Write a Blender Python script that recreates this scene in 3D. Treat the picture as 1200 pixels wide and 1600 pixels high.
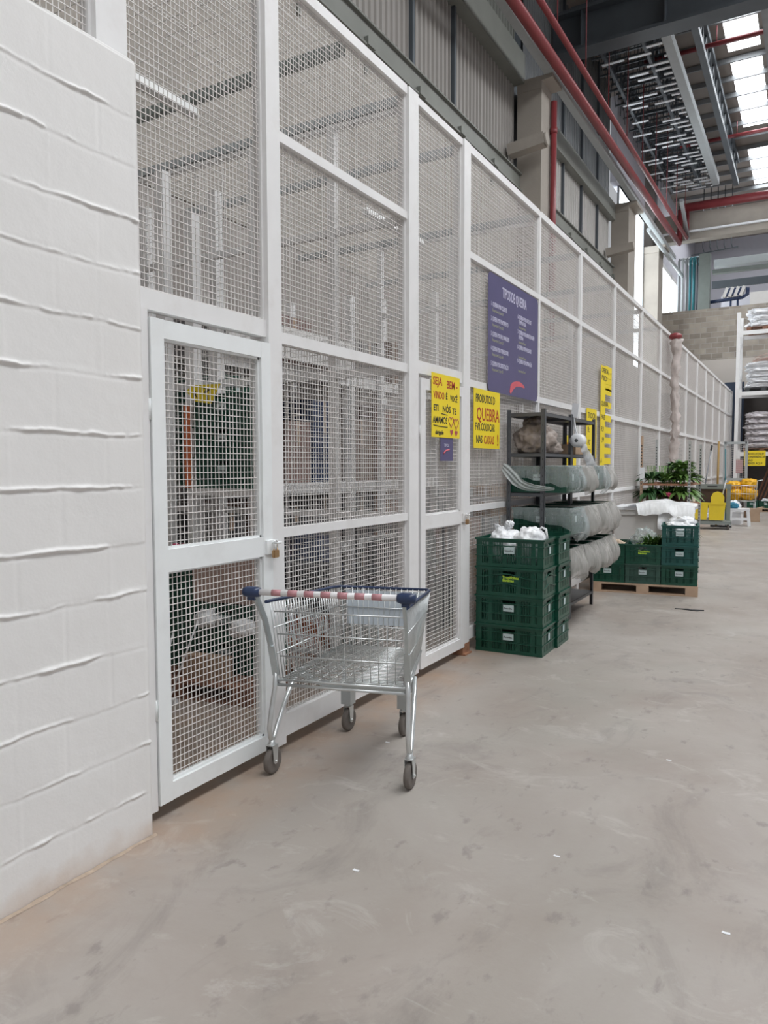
import bpy, bmesh, math, random
from mathutils import Vector, Matrix, noise
from math import sin, cos, pi, radians

for o in list(bpy.data.objects):
    bpy.data.objects.remove(o)
SC = bpy.context.scene
COL = SC.collection

# ---------------------------------------------------------------- camera
cam_d = bpy.data.cameras.new('camera')
cam = bpy.data.objects.new('camera', cam_d)
COL.objects.link(cam)
YAW, PITCH, ROLL = 0.52106, -0.061533, -0.0029264
F = Vector((-sin(YAW) * cos(PITCH), cos(YAW) * cos(PITCH), sin(PITCH)))
R0 = Vector((cos(YAW), sin(YAW), 0))
U0 = R0.cross(F)
R1 = R0 * cos(ROLL) + U0 * sin(ROLL)
U1 = -R0 * sin(ROLL) + U0 * cos(ROLL)
M = Matrix((R1, U1, -F)).transposed().to_4x4()
M.translation = Vector((0, 0, 1.55))
cam.matrix_world = M
cam_d.sensor_fit = 'VERTICAL'
cam_d.sensor_height = 36.0
cam_d.lens = 36.0 * 1159.46 / 1600.0
cam_d.clip_start = 0.05
cam_d.clip_end = 200
SC.camera = cam

# ---------------------------------------------------------------- world, sun, lights, exposure
W = bpy.data.worlds.new('daylight')
SC.world = W
W.use_nodes = True
bg = W.node_tree.nodes['Background']
bg.inputs[0].default_value = (0.93, 0.96, 1.0, 1)
bg.inputs[1].default_value = 0.55
SC.view_settings.view_transform = 'Standard'
SC.view_settings.look = 'None'
SC.view_settings.gamma = 1.0
SC.view_settings.exposure = -0.32
SC.view_settings.use_curve_mapping = False


def area_light(name, loc, sx, sy, power, color=(1, 1, 1), rot=(0, 0, 0)):
    l = bpy.data.lights.new(name, 'AREA')
    l.shape = 'RECTANGLE'
    l.size, l.size_y = sx, sy
    l.energy = power
    l.color = color
    o = bpy.data.objects.new(name, l)
    o.location = loc
    o.rotation_euler = rot
    COL.objects.link(o)
    return o


# daylight falling through the long roof lights over the aisle
area_light('skylight_daylight', (3.5, 3.0, 12.2), 4.0, 14.0, 330, (1.0, 0.985, 0.97))
area_light('skylight_daylight', (3.0, 20.0, 12.2), 4.0, 16.0, 560, (1.0, 0.99, 0.98))
# daylight under the roof light of the mezzanine behind the block wall
area_light('mezzanine_daylight', (-2.5, 36.5, 12.4), 5.0, 6.0, 250, (0.95, 0.97, 1.0))


# ---------------------------------------------------------------- materials
def node_mat(name):
    m = bpy.data.materials.new(name)
    m.use_nodes = True
    nt = m.node_tree
    return m, nt, nt.nodes['Principled BSDF']


def mat(name, col, rough=0.6, metal=0.0, var=0.06, scale=6.0, bump=0.0, bscale=40.0, dirt=None, dirt_amt=0.3,
        dirt_scale=2.0, trans=0.0):
    m, nt, b = node_mat(name)
    N, L = nt.nodes, nt.links
    tc = N.new('ShaderNodeTexCoord')
    nz = N.new('ShaderNodeTexNoise')
    nz.inputs['Scale'].default_value = scale
    nz.inputs['Detail'].default_value = 5
    L.new(tc.outputs['Object'], nz.inputs['Vector'])
    rp = N.new('ShaderNodeValToRGB')
    a = [max(0, c * (1 - var)) for c in col]
    d = [min(1, c * (1 + var)) for c in col]
    rp.color_ramp.elements[0].color = (*a, 1)
    rp.color_ramp.elements[1].color = (*d, 1)
    rp.color_ramp.elements[0].position = 0.3
    rp.color_ramp.elements[1].position = 0.7
    L.new(nz.outputs['Fac'], rp.inputs['Fac'])
    out = rp.outputs['Color']
    if dirt:
        n2 = N.new('ShaderNodeTexNoise')
        n2.inputs['Scale'].default_value = dirt_scale
        n2.inputs['Detail'].default_value = 8
        n2.inputs['Roughness'].default_value = 0.65
        L.new(tc.outputs['Object'], n2.inputs['Vector'])
        r2 = N.new('ShaderNodeValToRGB')
        r2.color_ramp.elements[0].position = 0.52
        r2.color_ramp.elements[1].position = 0.75
        r2.color_ramp.elements[0].color = (0, 0, 0, 1)
        r2.color_ramp.elements[1].color = (dirt_amt,) * 3 + (1,)
        L.new(n2.outputs['Fac'], r2.inputs['Fac'])
        mx = N.new('ShaderNodeMix')
        mx.data_type = 'RGBA'
        L.new(r2.outputs['Color'], mx.inputs['Factor'])
        L.new(out, mx.inputs['A'])
        mx.inputs['B'].default_value = (*dirt, 1)
        out = mx.outputs['Result']
    L.new(out, b.inputs['Base Color'])
    b.inputs['Roughness'].default_value = rough
    b.inputs['Metallic'].default_value = metal
    if trans:
        b.inputs['Alpha'].default_value = trans
    if bump:
        n3 = N.new('ShaderNodeTexNoise')
        n3.inputs['Scale'].default_value = bscale
        n3.inputs['Detail'].default_value = 4
        L.new(tc.outputs['Object'], n3.inputs['Vector'])
        bp = N.new('ShaderNodeBump')
        bp.inputs['Strength'].default_value = bump
        bp.inputs['Distance'].default_value = 0.02
        L.new(n3.outputs['Fac'], bp.inputs['Height'])
        L.new(bp.outputs['Normal'], b.inputs['Normal'])
    return m


def emit(name, col, s):
    m, nt, b = node_mat(name)
    b.inputs['Base Color'].default_value = (*col, 1)
    b.inputs['Emission Color'].default_value = (*col, 1)
    b.inputs['Emission Strength'].default_value = s
    return m


def floor_mat():
    m, nt, b = node_mat('worn_concrete_floor')
    N, L = nt.nodes, nt.links
    tc = N.new('ShaderNodeTexCoord')

    def nz(scale, detail=6, rough=0.6, dist=0.0, sc=(1, 1, 1), rot=0):
        mp = N.new('ShaderNodeMapping')
        mp.inputs['Scale'].default_value = sc
        mp.inputs['Rotation'].default_value = (0, 0, rot)
        L.new(tc.outputs['Object'], mp.inputs['Vector'])
        n = N.new('ShaderNodeTexNoise')
        n.inputs['Scale'].default_value = scale
        n.inputs['Detail'].default_value = detail
        n.inputs['Roughness'].default_value = rough
        n.inputs['Distortion'].default_value = dist
        L.new(mp.outputs['Vector'], n.inputs['Vector'])
        return n.outputs['Fac']

    def ramp(f, p0, p1, c0=(0, 0, 0), c1=(1, 1, 1)):
        r = N.new('ShaderNodeValToRGB')
        r.color_ramp.elements[0].position = p0
        r.color_ramp.elements[1].position = p1
        r.color_ramp.elements[0].color = (*c0, 1)
        r.color_ramp.elements[1].color = (*c1, 1)
        L.new(f, r.inputs['Fac'])
        return r.outputs['Color']

    def mix(f, a, c):
        x = N.new('ShaderNodeMix')
        x.data_type = 'RGBA'
        L.new(f, x.inputs['Factor'])
        L.new(a, x.inputs['A'])
        if isinstance(c, tuple):
            x.inputs['B'].default_value = (*c, 1)
        else:
            L.new(c, x.inputs['B'])
        return x.outputs['Result']
    base = ramp(nz(0.9, 7, 0.62, 0.6), 0.34, 0.68, (0.325, 0.278, 0.245), (0.415, 0.378, 0.345))
    f = ramp(nz(0.55, 5, 0.55, 0.4, (1, 1, 1), 0.7), 0.5, 0.68, (0, 0, 0), (0.5, 0.5, 0.5))
    base = mix(f, base, (0.33, 0.315, 0.28))
    # darker scuffs, stretched along the aisle
    f = ramp(nz(2.2, 8, 0.7, 0.8, (1.0, 0.55, 1), 0.2), 0.53, 0.74, (0, 0, 0), (0.75, 0.75, 0.75))
    base = mix(f, base, (0.21, 0.185, 0.17))
    f = ramp(nz(11, 5, 0.6, 0.2, (1.0, 0.6, 1), 0.5), 0.60, 0.70, (0, 0, 0), (0.55, 0.55, 0.55))
    base = mix(f, base, (0.20, 0.175, 0.16))
    f = ramp(nz(3.6, 8, 0.7, 1.0, (0.7, 1, 1), -0.5), 0.56, 0.74, (0, 0, 0), (0.6, 0.6, 0.6))
    base = mix(f, base, (0.56, 0.53, 0.50))
    # rust coloured grime that gathers along the foot of the walls and the fence
    sx = N.new('ShaderNodeSeparateXYZ')
    L.new(tc.outputs['Object'], sx.inputs[0])
    mr = N.new('ShaderNodeMapRange')
    mr.inputs['From Min'].default_value = -1.95
    mr.inputs['From Max'].default_value = -2.36
    L.new(sx.outputs['X'], mr.inputs['Value'])
    ml = N.new('ShaderNodeMath')
    ml.operation = 'MULTIPLY'
    L.new(mr.outputs['Result'], ml.inputs[0])
    L.new(ramp(nz(3.0, 6, 0.6), 0.35, 0.7, (0.1, 0.1, 0.1), (0.75, 0.75, 0.75)), ml.inputs[1])
    base = mix(ml.outputs[0], base, (0.40, 0.26, 0.17))
    L.new(base, b.inputs['Base Color'])
    r = ramp(nz(1.7, 6, 0.6), 0.3, 0.75, (0.36, 0.36, 0.36), (0.62, 0.62, 0.62))
    L.new(r, b.inputs['Roughness'])
    bp = N.new('ShaderNodeBump')
    bp.inputs['Strength'].default_value = 0.12
    bp.inputs['Distance'].default_value = 0.01
    L.new(nz(25, 6, 0.6), bp.inputs['Height'])
    L.new(bp.outputs['Normal'], b.inputs['Normal'])
    return m


def block_mat(name, c1, c2, cm, bw=0.4, bh=0.2, mortar=0.012, swap='xz', bump=0.4):
    m, nt, b = node_mat(name)
    N, L = nt.nodes, nt.links
    tc = N.new('ShaderNodeTexCoord')
    s = N.new('ShaderNodeSeparateXYZ')
    L.new(tc.outputs['Object'], s.inputs[0])
    c = N.new('ShaderNodeCombineXYZ')
    L.new(s.outputs['X' if swap[0] == 'x' else 'Y'], c.inputs[0])
    L.new(s.outputs['Z'], c.inputs[1])
    br = N.new('ShaderNodeTexBrick')
    br.inputs['Scale'].default_value = 1.0
    br.inputs['Brick Width'].default_value = bw
    br.inputs['Row Height'].default_value = bh
    br.inputs['Mortar Size'].default_value = mortar
    br.inputs['Color1'].default_value = (*c1, 1)
    br.inputs['Color2'].default_value = (*c2, 1)
    br.inputs['Mortar'].default_value = (*cm, 1)
    L.new(c.outputs[0], br.inputs['Vector'])
    n = N.new('ShaderNodeTexNoise')
    n.inputs['Scale'].default_value = 3
    n.inputs['Detail'].default_value = 7
    L.new(tc.outputs['Object'], n.inputs['Vector'])
    mx = N.new('ShaderNodeMix')
    mx.data_type = 'RGBA'
    mx.blend_type = 'MULTIPLY'
    mx.inputs['Factor'].default_value = 0.45
    L.new(br.outputs['Color'], mx.inputs['A'])
    L.new(n.outputs['Fac'], mx.inputs['B'])
    L.new(mx.outputs['Result'], b.inputs['Base Color'])
    b.inputs['Roughness'].default_value = 0.9
    bp = N.new('ShaderNodeBump')
    bp.inputs['Strength'].default_value = bump
    bp.inputs['Distance'].default_value = 0.02
    bp.invert = True
    L.new(br.outputs['Fac'], bp.inputs['Height'])
    L.new(bp.outputs['Normal'], b.inputs['Normal'])
    return m


def plastic_film(name, col, alpha, rough=0.25):
    m, nt, b = node_mat(name)
    N, L = nt.nodes, nt.links
    tc = N.new('ShaderNodeTexCoord')
    n = N.new('ShaderNodeTexNoise')
    n.inputs['Scale'].default_value = 9
    n.inputs['Detail'].default_value = 6
    n.inputs['Distortion'].default_value = 1.0
    mp = N.new('ShaderNodeMapping')
    mp.inputs['Scale'].default_value = (2.2, 2.2, 0.5)
    L.new(tc.outputs['Object'], mp.inputs['Vector'])
    L.new(mp.outputs['Vector'], n.inputs['Vector'])
    mr = N.new('ShaderNodeMapRange')
    mr.inputs['From Min'].default_value = 0.35
    mr.inputs['From Max'].default_value = 0.65
    mr.inputs['To Min'].default_value = alpha * 0.85
    mr.inputs['To Max'].default_value = min(1, alpha * 1.15)
    L.new(n.outputs['Fac'], mr.inputs['Value'])
    L.new(mr.outputs['Result'], b.inputs['Alpha'])
    b.inputs['Base Color'].default_value = (*col, 1)
    b.inputs['Roughness'].default_value = rough
    bp = N.new('ShaderNodeBump')
    bp.inputs['Strength'].default_value = 0.35
    bp.inputs['Distance'].default_value = 0.02
    L.new(n.outputs['Fac'], bp.inputs['Height'])
    L.new(bp.outputs['Normal'], b.inputs['Normal'])
    return m


MT = dict(
    floor=floor_mat(),
    whitewall=mat('white_painted_blockwork', (0.80, 0.785, 0.77), 0.72, var=0.015, scale=2.5, bump=0.04, bscale=90,
                  dirt=(0.60, 0.55, 0.50), dirt_amt=0.10, dirt_scale=1.6),
    white=mat('white_painted_steel', (0.80, 0.79, 0.785), 0.45, var=0.02, dirt=(0.45, 0.38, 0.32), dirt_amt=0.18,
              dirt_scale=5),
    door=mat('pale_grey_painted_steel', (0.84, 0.86, 0.86), 0.42, var=0.02, dirt=(0.45, 0.40, 0.36),
             dirt_amt=0.15, dirt_scale=4),
    wire=mat('white_coated_wire', (0.74, 0.71, 0.69), 0.5, var=0.03),
    rust=mat('rusty_steel', (0.34, 0.17, 0.10), 0.85, var=0.3, scale=25),
    concrete=mat('bare_concrete', (0.36, 0.325, 0.285), 0.85, var=0.08, scale=1.5, bump=0.15, bscale=30,
                 dirt=(0.24, 0.22, 0.20), dirt_amt=0.5, dirt_scale=0.8),
    lowerwall=mat('pale_rendered_wall', (0.36, 0.325, 0.30), 0.85, var=0.08, scale=0.8),
    block=block_mat('grey_concrete_blocks', (0.52, 0.455, 0.385), (0.33, 0.285, 0.24), (0.50, 0.46, 0.41)),
    plaster=mat('painted_plaster', (0.55, 0.50, 0.455), 0.85, var=0.03, scale=0.7),
    cladding=mat('ribbed_grey_cladding', (0.30, 0.28, 0.26), 0.5, var=0.05, scale=1.0),
    cladding2=mat('pale_translucent_cladding', (0.50, 0.48, 0.46), 0.4, var=0.05, scale=1.0),
    greensteel=mat('grey_green_steel', (0.20, 0.205, 0.185), 0.5, var=0.08, scale=2),
    darksteel=mat('dark_blue_grey_steel', (0.10, 0.115, 0.13), 0.45, 0.3, var=0.1, scale=2),
    midsteel=mat('mid_grey_steel', (0.26, 0.27, 0.28), 0.4, 0.4, var=0.1, scale=2),
    galv=mat('galvanised_steel', (0.66, 0.68, 0.68), 0.30, 0.75, var=0.08, scale=14),
    zinc=mat('bright_zinc_plate', (0.52, 0.56, 0.57), 0.34, 0.75, var=0.05, scale=20),
    redpipe=mat('red_painted_pipe', (0.24, 0.040, 0.045), 0.4, var=0.08),
    roof=mat('roof_deck', (0.30, 0.265, 0.24), 0.8, var=0.05, scale=1.0),
    crate=mat('dark_green_plastic', (0.006, 0.066, 0.040), 0.30, var=0.12, scale=8),
    crate2=mat('teal_green_plastic', (0.012, 0.085, 0.075), 0.42, var=0.12, scale=8),
    crate3=mat('dusty_green_plastic', (0.035, 0.085, 0.065), 0.55, var=0.12, scale=8),
    label=mat('pale_blue_label', (0.50, 0.60, 0.60), 0.5, var=0.04),
    ink=mat('black_ink', (0.02, 0.02, 0.022), 0.6),
    redink=mat('red_marker_ink', (0.42, 0.035, 0.02), 0.6),
    pinkink=mat('dusty_red_ink', (0.42, 0.07, 0.09), 0.6),
    yellow=mat('yellow_paper', (0.86, 0.66, 0.02), 0.6, var=0.03, scale=3),
    yellowplastic=mat('yellow_plastic', (0.80, 0.60, 0.03), 0.4, var=0.04),
    purple=mat('purple_sign_board', (0.095, 0.085, 0.19), 0.35, var=0.04),
    lilac=mat('pale_lilac_lettering', (0.56, 0.54, 0.68), 0.5),
    olive=mat('pale_olive_lettering', (0.36, 0.36, 0.28), 0.5),
    coral=mat('coral_red_swoosh', (0.66, 0.12, 0.15), 0.5),
    lime=mat('lime_yellow_lettering', (0.50, 0.72, 0.05), 0.5),
    shelf=mat('grey_painted_shelf_steel', (0.115, 0.12, 0.13), 0.4, 0.3, var=0.06),
    shelfdark=mat('dark_shelf_underside', (0.045, 0.047, 0.05), 0.6),
    film=plastic_film('clear_plastic_liner', (0.60, 0.66, 0.66), 0.33),
    film2=plastic_film('milky_plastic_liner', (0.52, 0.50, 0.47), 0.62),
    film3=plastic_film('gathered_clear_film', (0.66, 0.70, 0.69), 0.66),
    bag=plastic_film('white_plastic_bag', (0.92, 0.93, 0.95), 0.95, 0.3),
    whiteplastic=mat('white_plastic', (0.82, 0.83, 0.85), 0.35, var=0.02),
    offwhite=mat('white_insulated_panel', (0.76, 0.74, 0.72), 0.5, var=0.02),
    wood=mat('pale_pallet_wood', (0.47, 0.33, 0.23), 0.8, var=0.15, scale=5, bump=0.2),
    redwood=mat('reddish_pallet_wood', (0.22, 0.105, 0.065), 0.8, var=0.2, scale=5, bump=0.2),
    carton=mat('brown_cardboard', (0.40, 0.28, 0.19), 0.8, var=0.08),
    carton2=mat('pinkish_cardboard', (0.46, 0.33, 0.28), 0.8, var=0.08),
    greyplastic=mat('grey_green_plastic', (0.22, 0.25, 0.235), 0.5, var=0.05),
    rubber=mat('grey_brown_rubber', (0.15, 0.13, 0.115), 0.75, var=0.12, scale=20),
    wheelgrey=mat('pale_grey_wheel_hub', (0.40, 0.41, 0.40), 0.5),
    navy=mat('navy_blue_plastic', (0.022, 0.040, 0.10), 0.35, var=0.1),
    handlewhite=mat('white_handle_sleeve', (0.80, 0.78, 0.78), 0.35),
    handlered=mat('red_print', (0.50, 0.24, 0.26), 0.4),
    adplate=mat('pale_blue_grey_plate', (0.58, 0.63, 0.68), 0.4, var=0.03),
    sideplate=mat('dull_grey_plate', (0.36, 0.41, 0.41), 0.45, var=0.05),
    brass=mat('aged_brass', (0.42, 0.27, 0.14), 0.35, 0.8),
    chrome=mat('chrome', (0.75, 0.75, 0.75), 0.15, 1.0),
    leaf=mat('dark_green_leaf', (0.035, 0.10, 0.03), 0.5, var=0.4, scale=9),
    leaf2=mat('fresh_green_leaf', (0.11, 0.21, 0.045), 0.5, var=0.35, scale=9),
    terracotta=mat('brown_plant_pot', (0.17, 0.11, 0.09), 0.7),
    pinkflower=mat('pink_petal', (0.70, 0.10, 0.22), 0.6),
    sack=mat('brown_dusty_sack', (0.30, 0.25, 0.22), 0.6, var=0.25, scale=10, bump=0.5, bscale=14),
    silverbag=mat('silvery_plastic_sack', (0.62, 0.58, 0.60), 0.28, 0.1, var=0.22, scale=6, bump=0.6, bscale=12),
    whitesack=mat('white_woven_sack', (0.84, 0.84, 0.86), 0.6, var=0.05, bump=0.3, bscale=12),
    amber=mat('amber_plastic_bag', (0.82, 0.44, 0.01), 0.35, var=0.12, scale=8, bump=0.5, bscale=14),
    bluepipe=mat('teal_pipe', (0.03, 0.17, 0.20), 0.35, 0.2),
    palewall=mat('pale_lilac_grey_wall', (0.60, 0.60, 0.66), 0.8, var=0.02),
    duct=mat('pale_grey_duct', (0.42, 0.45, 0.46), 0.5, var=0.04),
    orange=mat('orange_plastic', (0.62, 0.16, 0.06), 0.5),
    blue=mat('blue_plastic', (0.03, 0.22, 0.34), 0.5),
    pole=mat('brown_yellow_handle', (0.36, 0.22, 0.06), 0.5),
    greypole=mat('grey_metal_handle', (0.30, 0.31, 0.33), 0.35, 0.6),
    glow=mat('white_lamp_cover', (0.85, 0.85, 0.84), 0.4, var=0.01),
    sky=emit('translucent_roof_light', (0.93, 0.97, 1.0), 9.0),
    bars=mat('pale_strip', (0.78, 0.80, 0.82), 0.35, 0.2),
)


def glass_mat():
    m, nt, b = node_mat('hazy_window_glass')
    b.inputs['Base Color'].default_value = (0.85, 0.93, 1, 1)
    b.inputs['Roughness'].default_value = 0.1
    b.inputs['Alpha'].default_value = 0.12
    return m


MT['glass'] = glass_mat()
MT['pane'] = emit('sky_glow_pane', (0.88, 0.95, 1.0), 5.0)  # emission stands in for the bright sky outside the windows


# ---------------------------------------------------------------- geometry helpers
def BM():
    return bmesh.new()


def box(bm, x0, y0, z0, x1, y1, z1, mi=0):
    v = [bm.verts.new(p) for p in ((x0, y0, z0), (x1, y0, z0), (x1, y1, z0), (x0, y1, z0),
                                   (x0, y0, z1), (x1, y0, z1), (x1, y1, z1), (x0, y1, z1))]
    for f in ((0, 3, 2, 1), (4, 5, 6, 7), (0, 1, 5, 4), (1, 2, 6, 5), (2, 3, 7, 6), (3, 0, 4, 7)):
        bm.faces.new([v[i] for i in f]).material_index = mi


def obox(bm, c, s, rot=(0, 0, 0), mi=0):
    from mathutils import Euler
    m = Matrix.Translation(c) @ Euler(rot).to_matrix().to_4x4()
    n0 = len(bm.verts)
    hx, hy, hz = s[0] / 2, s[1] / 2, s[2] / 2
    v = [bm.verts.new(m @ Vector(p)) for p in ((-hx, -hy, -hz), (hx, -hy, -hz), (hx, hy, -hz), (-hx, hy, -hz),
                                               (-hx, -hy, hz), (hx, -hy, hz), (hx, hy, hz), (-hx, hy, hz))]
    for f in ((0, 3, 2, 1), (4, 5, 6, 7), (0, 1, 5, 4), (1, 2, 6, 5), (2, 3, 7, 6), (3, 0, 4, 7)):
        bm.faces.new([v[i] for i in f]).material_index = mi


def bar(bm, a, b, w, h=None, mi=0):
    """square bar between two points"""
    a, b = Vector(a), Vector(b)
    h = h or w
    d = (b - a).normalized()
    up = Vector((0, 0, 1)) if abs(d.z) < 0.95 else Vector((1, 0, 0))
    s = d.cross(up).normalized()
    u = s.cross(d).normalized()
    ring = []
    for p in (a, b):
        ring.append([bm.verts.new(p + s * (i * w / 2) + u * (j * h / 2)) for i, j in ((-1, -1), (1, -1), (1, 1), (-1, 1))])
    for k in range(4):
        bm.faces.new((ring[0][k], ring[0][(k + 1) % 4], ring[1][(k + 1) % 4], ring[1][k])).material_index = mi
    bm.faces.new(ring[0][::-1]).material_index = mi
    bm.faces.new(ring[1]).material_index = mi


def tube(bm, pts, r, seg=8, mi=0, closed=False, smooth=True):
    pts = [Vector(p) for p in pts]
    n = len(pts)
    rings = []
    prev = None
    for i, p in enumerate(pts):
        if closed:
            t = (pts[(i + 1) % n] - pts[i - 1]).normalized()
        elif i == 0:
            t = (pts[1] - p).normalized()
        elif i == n - 1:
            t = (p - pts[i - 1]).normalized()
        else:
            t = ((pts[i + 1] - p).normalized() + (p - pts[i - 1]).normalized()).normalized()
        if prev is None:
            ref = Vector((0, 0, 1)) if abs(t.z) < 0.9 else Vector((1, 0, 0))
            s = t.cross(ref).normalized()
        else:
            s = (prev - t * prev.dot(t)).normalized()
        prev = s
        u = t.cross(s)
        rr = r[i] if isinstance(r, (list, tuple)) else r
        rings.append([bm.verts.new(p + (s * cos(2 * pi * k / seg) + u * sin(2 * pi * k / seg)) * rr) for k in range(seg)])
    m = n if closed else n - 1
    for i in range(m):
        A, Bq = rings[i], rings[(i + 1) % n]
        for k in range(seg):
            f = bm.faces.new((A[k], A[(k + 1) % seg], Bq[(k + 1) % seg], Bq[k]))
            f.material_index = mi
            f.smooth = smooth
    if not closed:
        bm.faces.new(rings[0][::-1]).material_index = mi
        bm.faces.new(rings[-1]).material_index = mi


def lathe(bm, prof, c=(0, 0, 0), axis='z', seg=20, mi=0, smooth=True):
    """prof: list of (r, h)"""
    c = Vector(c)
    rings = []
    for r, h in prof:
        ring = []
        for k in range(seg):
            a = 2 * pi * k / seg
            if axis == 'z':
                p = Vector((r * cos(a), r * sin(a), h))
            elif axis == 'x':
                p = Vector((h, r * cos(a), r * sin(a)))
            else:
                p = Vector((r * cos(a), h, r * sin(a)))
            ring.append(bm.verts.new(c + p))
        rings.append(ring)
    for i in range(len(rings) - 1):
        for k in range(seg):
            f = bm.faces.new((rings[i][k], rings[i][(k + 1) % seg], rings[i + 1][(k + 1) % seg], rings[i + 1][k]))
            f.material_index = mi
            f.smooth = smooth
    for rg in (rings[0], rings[-1]):
        try:
            bm.faces.new(rg).material_index = mi
        except ValueError:
            pass


def prism(bm, poly, axis, a, b, mi=0):
    """extrude a 2D polygon (u,v) along axis from a to b. axis x: (u,v)=(y,z); y: (x,z); z: (x,y)"""
    def P(u, v, w):
        return {'x': (w, u, v), 'y': (u, w, v), 'z': (u, v, w)}[axis]
    A = [bm.verts.new(P(u, v, a)) for u, v in poly]
    Bv = [bm.verts.new(P(u, v, b)) for u, v in poly]
    n = len(poly)
    bm.faces.new(A[::-1]).material_index = mi
    bm.faces.new(Bv).material_index = mi
    for i in range(n):
        bm.faces.new((A[i], A[(i + 1) % n], Bv[(i + 1) % n], Bv[i])).material_index = mi


def blob(bm, c, rad, amp=0.15, freq=3.0, seed=0, sub=4, mi=0, flat=None, power=1.0):
    res = bmesh.ops.create_icosphere(bm, subdivisions=sub, radius=1.0)
    for v in res['verts']:
        p = v.co.copy()
        q = Vector([math.copysign(abs(x) ** power, x) for x in p])
        n = noise.fractal(p * freq + Vector((seed * 3.7, seed * 1.3, -seed)), 0.8, 2.2, 4)
        rg = 1 - abs(noise.noise(p * freq * 1.4 + Vector((seed, 9, seed))))
        q *= 1 + amp * n + amp * 0.6 * (rg - 0.7)
        w = Vector((c[0] + q.x * rad[0], c[1] + q.y * rad[1], c[2] + q.z * rad[2]))
        if flat is not None and w.z < flat:
            w.z = flat
        v.co = w
    for v in res['verts']:
        for f in v.link_faces:
            f.material_index = mi
            f.smooth = True


def mesh_obj(name, bm, mats, parent=None, loc=(0, 0, 0), rot=(0, 0, 0), recalc=True):
    if recalc:
        bmesh.ops.recalc_face_normals(bm, faces=bm.faces)
    me = bpy.data.meshes.new(name)
    bm.to_mesh(me)
    bm.free()
    if not isinstance(mats, (list, tuple)):
        mats = [mats]
    for m in mats:
        me.materials.append(MT[m] if isinstance(m, str) else m)
    o = bpy.data.objects.new(name, me)
    o.location = loc
    o.rotation_euler = rot
    COL.objects.link(o)
    if parent:
        o.parent = parent
    return o


def tag(o, label, cat, group=None, kind=None):
    o['label'] = label
    o['category'] = cat
    if group:
        o['group'] = group
    if kind:
        o['kind'] = kind
    return o


def thing(name, label, cat, loc=(0, 0, 0), rz=0.0, group=None):
    o = bpy.data.objects.new(name, None)
    o.empty_display_size = 0.1
    o.location = loc
    o.rotation_euler = (0, 0, rz)
    COL.objects.link(o)
    return tag(o, label, cat, group)


def struct(name, bm, mats, label=None):
    o = mesh_obj(name, bm, mats)
    o['kind'] = 'structure'
    if label:
        o['label'] = label
    return o


def dup(root, loc, rz=0.0, label=None, group=None, swap=None):
    r = root.copy()
    COL.objects.link(r)
    r.location = loc
    r.rotation_euler = (0, 0, rz)
    if label:
        r['label'] = label
    if group:
        r['group'] = group
    for ch in list(root.children):
        c = ch.copy()
        COL.objects.link(c)
        c.parent = r
        for g in ch.children:
            d = g.copy()
            COL.objects.link(d)
            d.parent = c
    return r


def text(name, s, size, m, parent, loc, rot, squash=1.0, shear=0.0, extrude=0.0008, align='LEFT', bold=0.0, leading=1.0):
    cu = bpy.data.curves.new(name, 'FONT')
    cu.body = s
    cu.size = size
    cu.extrude = extrude
    cu.align_x = align
    cu.shear = shear
    cu.offset = bold
    cu.space_line = leading
    cu.resolution_u = 2
    t = bpy.data.objects.new(name, cu)
    COL.objects.link(t)
    bpy.context.view_layer.update()
    me = bpy.data.meshes.new_from_object(t.evaluated_get(bpy.context.evaluated_depsgraph_get()))
    bpy.data.objects.remove(t)
    bpy.data.curves.remove(cu)
    me.name = name
    me.materials.clear()
    me.materials.append(MT[m])
    for v in me.vertices:
        v.co.x *= squash
    o = bpy.data.objects.new(name, me)
    COL.objects.link(o)
    o.parent = parent
    o.location = loc
    o.rotation_euler = rot
    return o


FX = -2.474   # the plane of the cage front
RF = (pi / 2, 0, pi / 2)   # lettering that faces the aisle (+x)
RC = (pi / 2, 0, 0)        # lettering that faces the near end (-y)

# ================================================================ LARGE STRUCTURE
bm = BM()
box(bm, -6.5, -8, -0.2, 12, 44, 0)
struct('floor', bm, 'floor')

# white painted block wall stub, relief of lumpy mortar in real geometry
ZT = 3.15
courses = [0.0, 0.2, 0.405, 0.61, 0.82, 1.045, 1.247, 1.47, 1.68, 1.905, 2.11, 2.32, 2.525, 2.74, 2.935, ZT]


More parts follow.
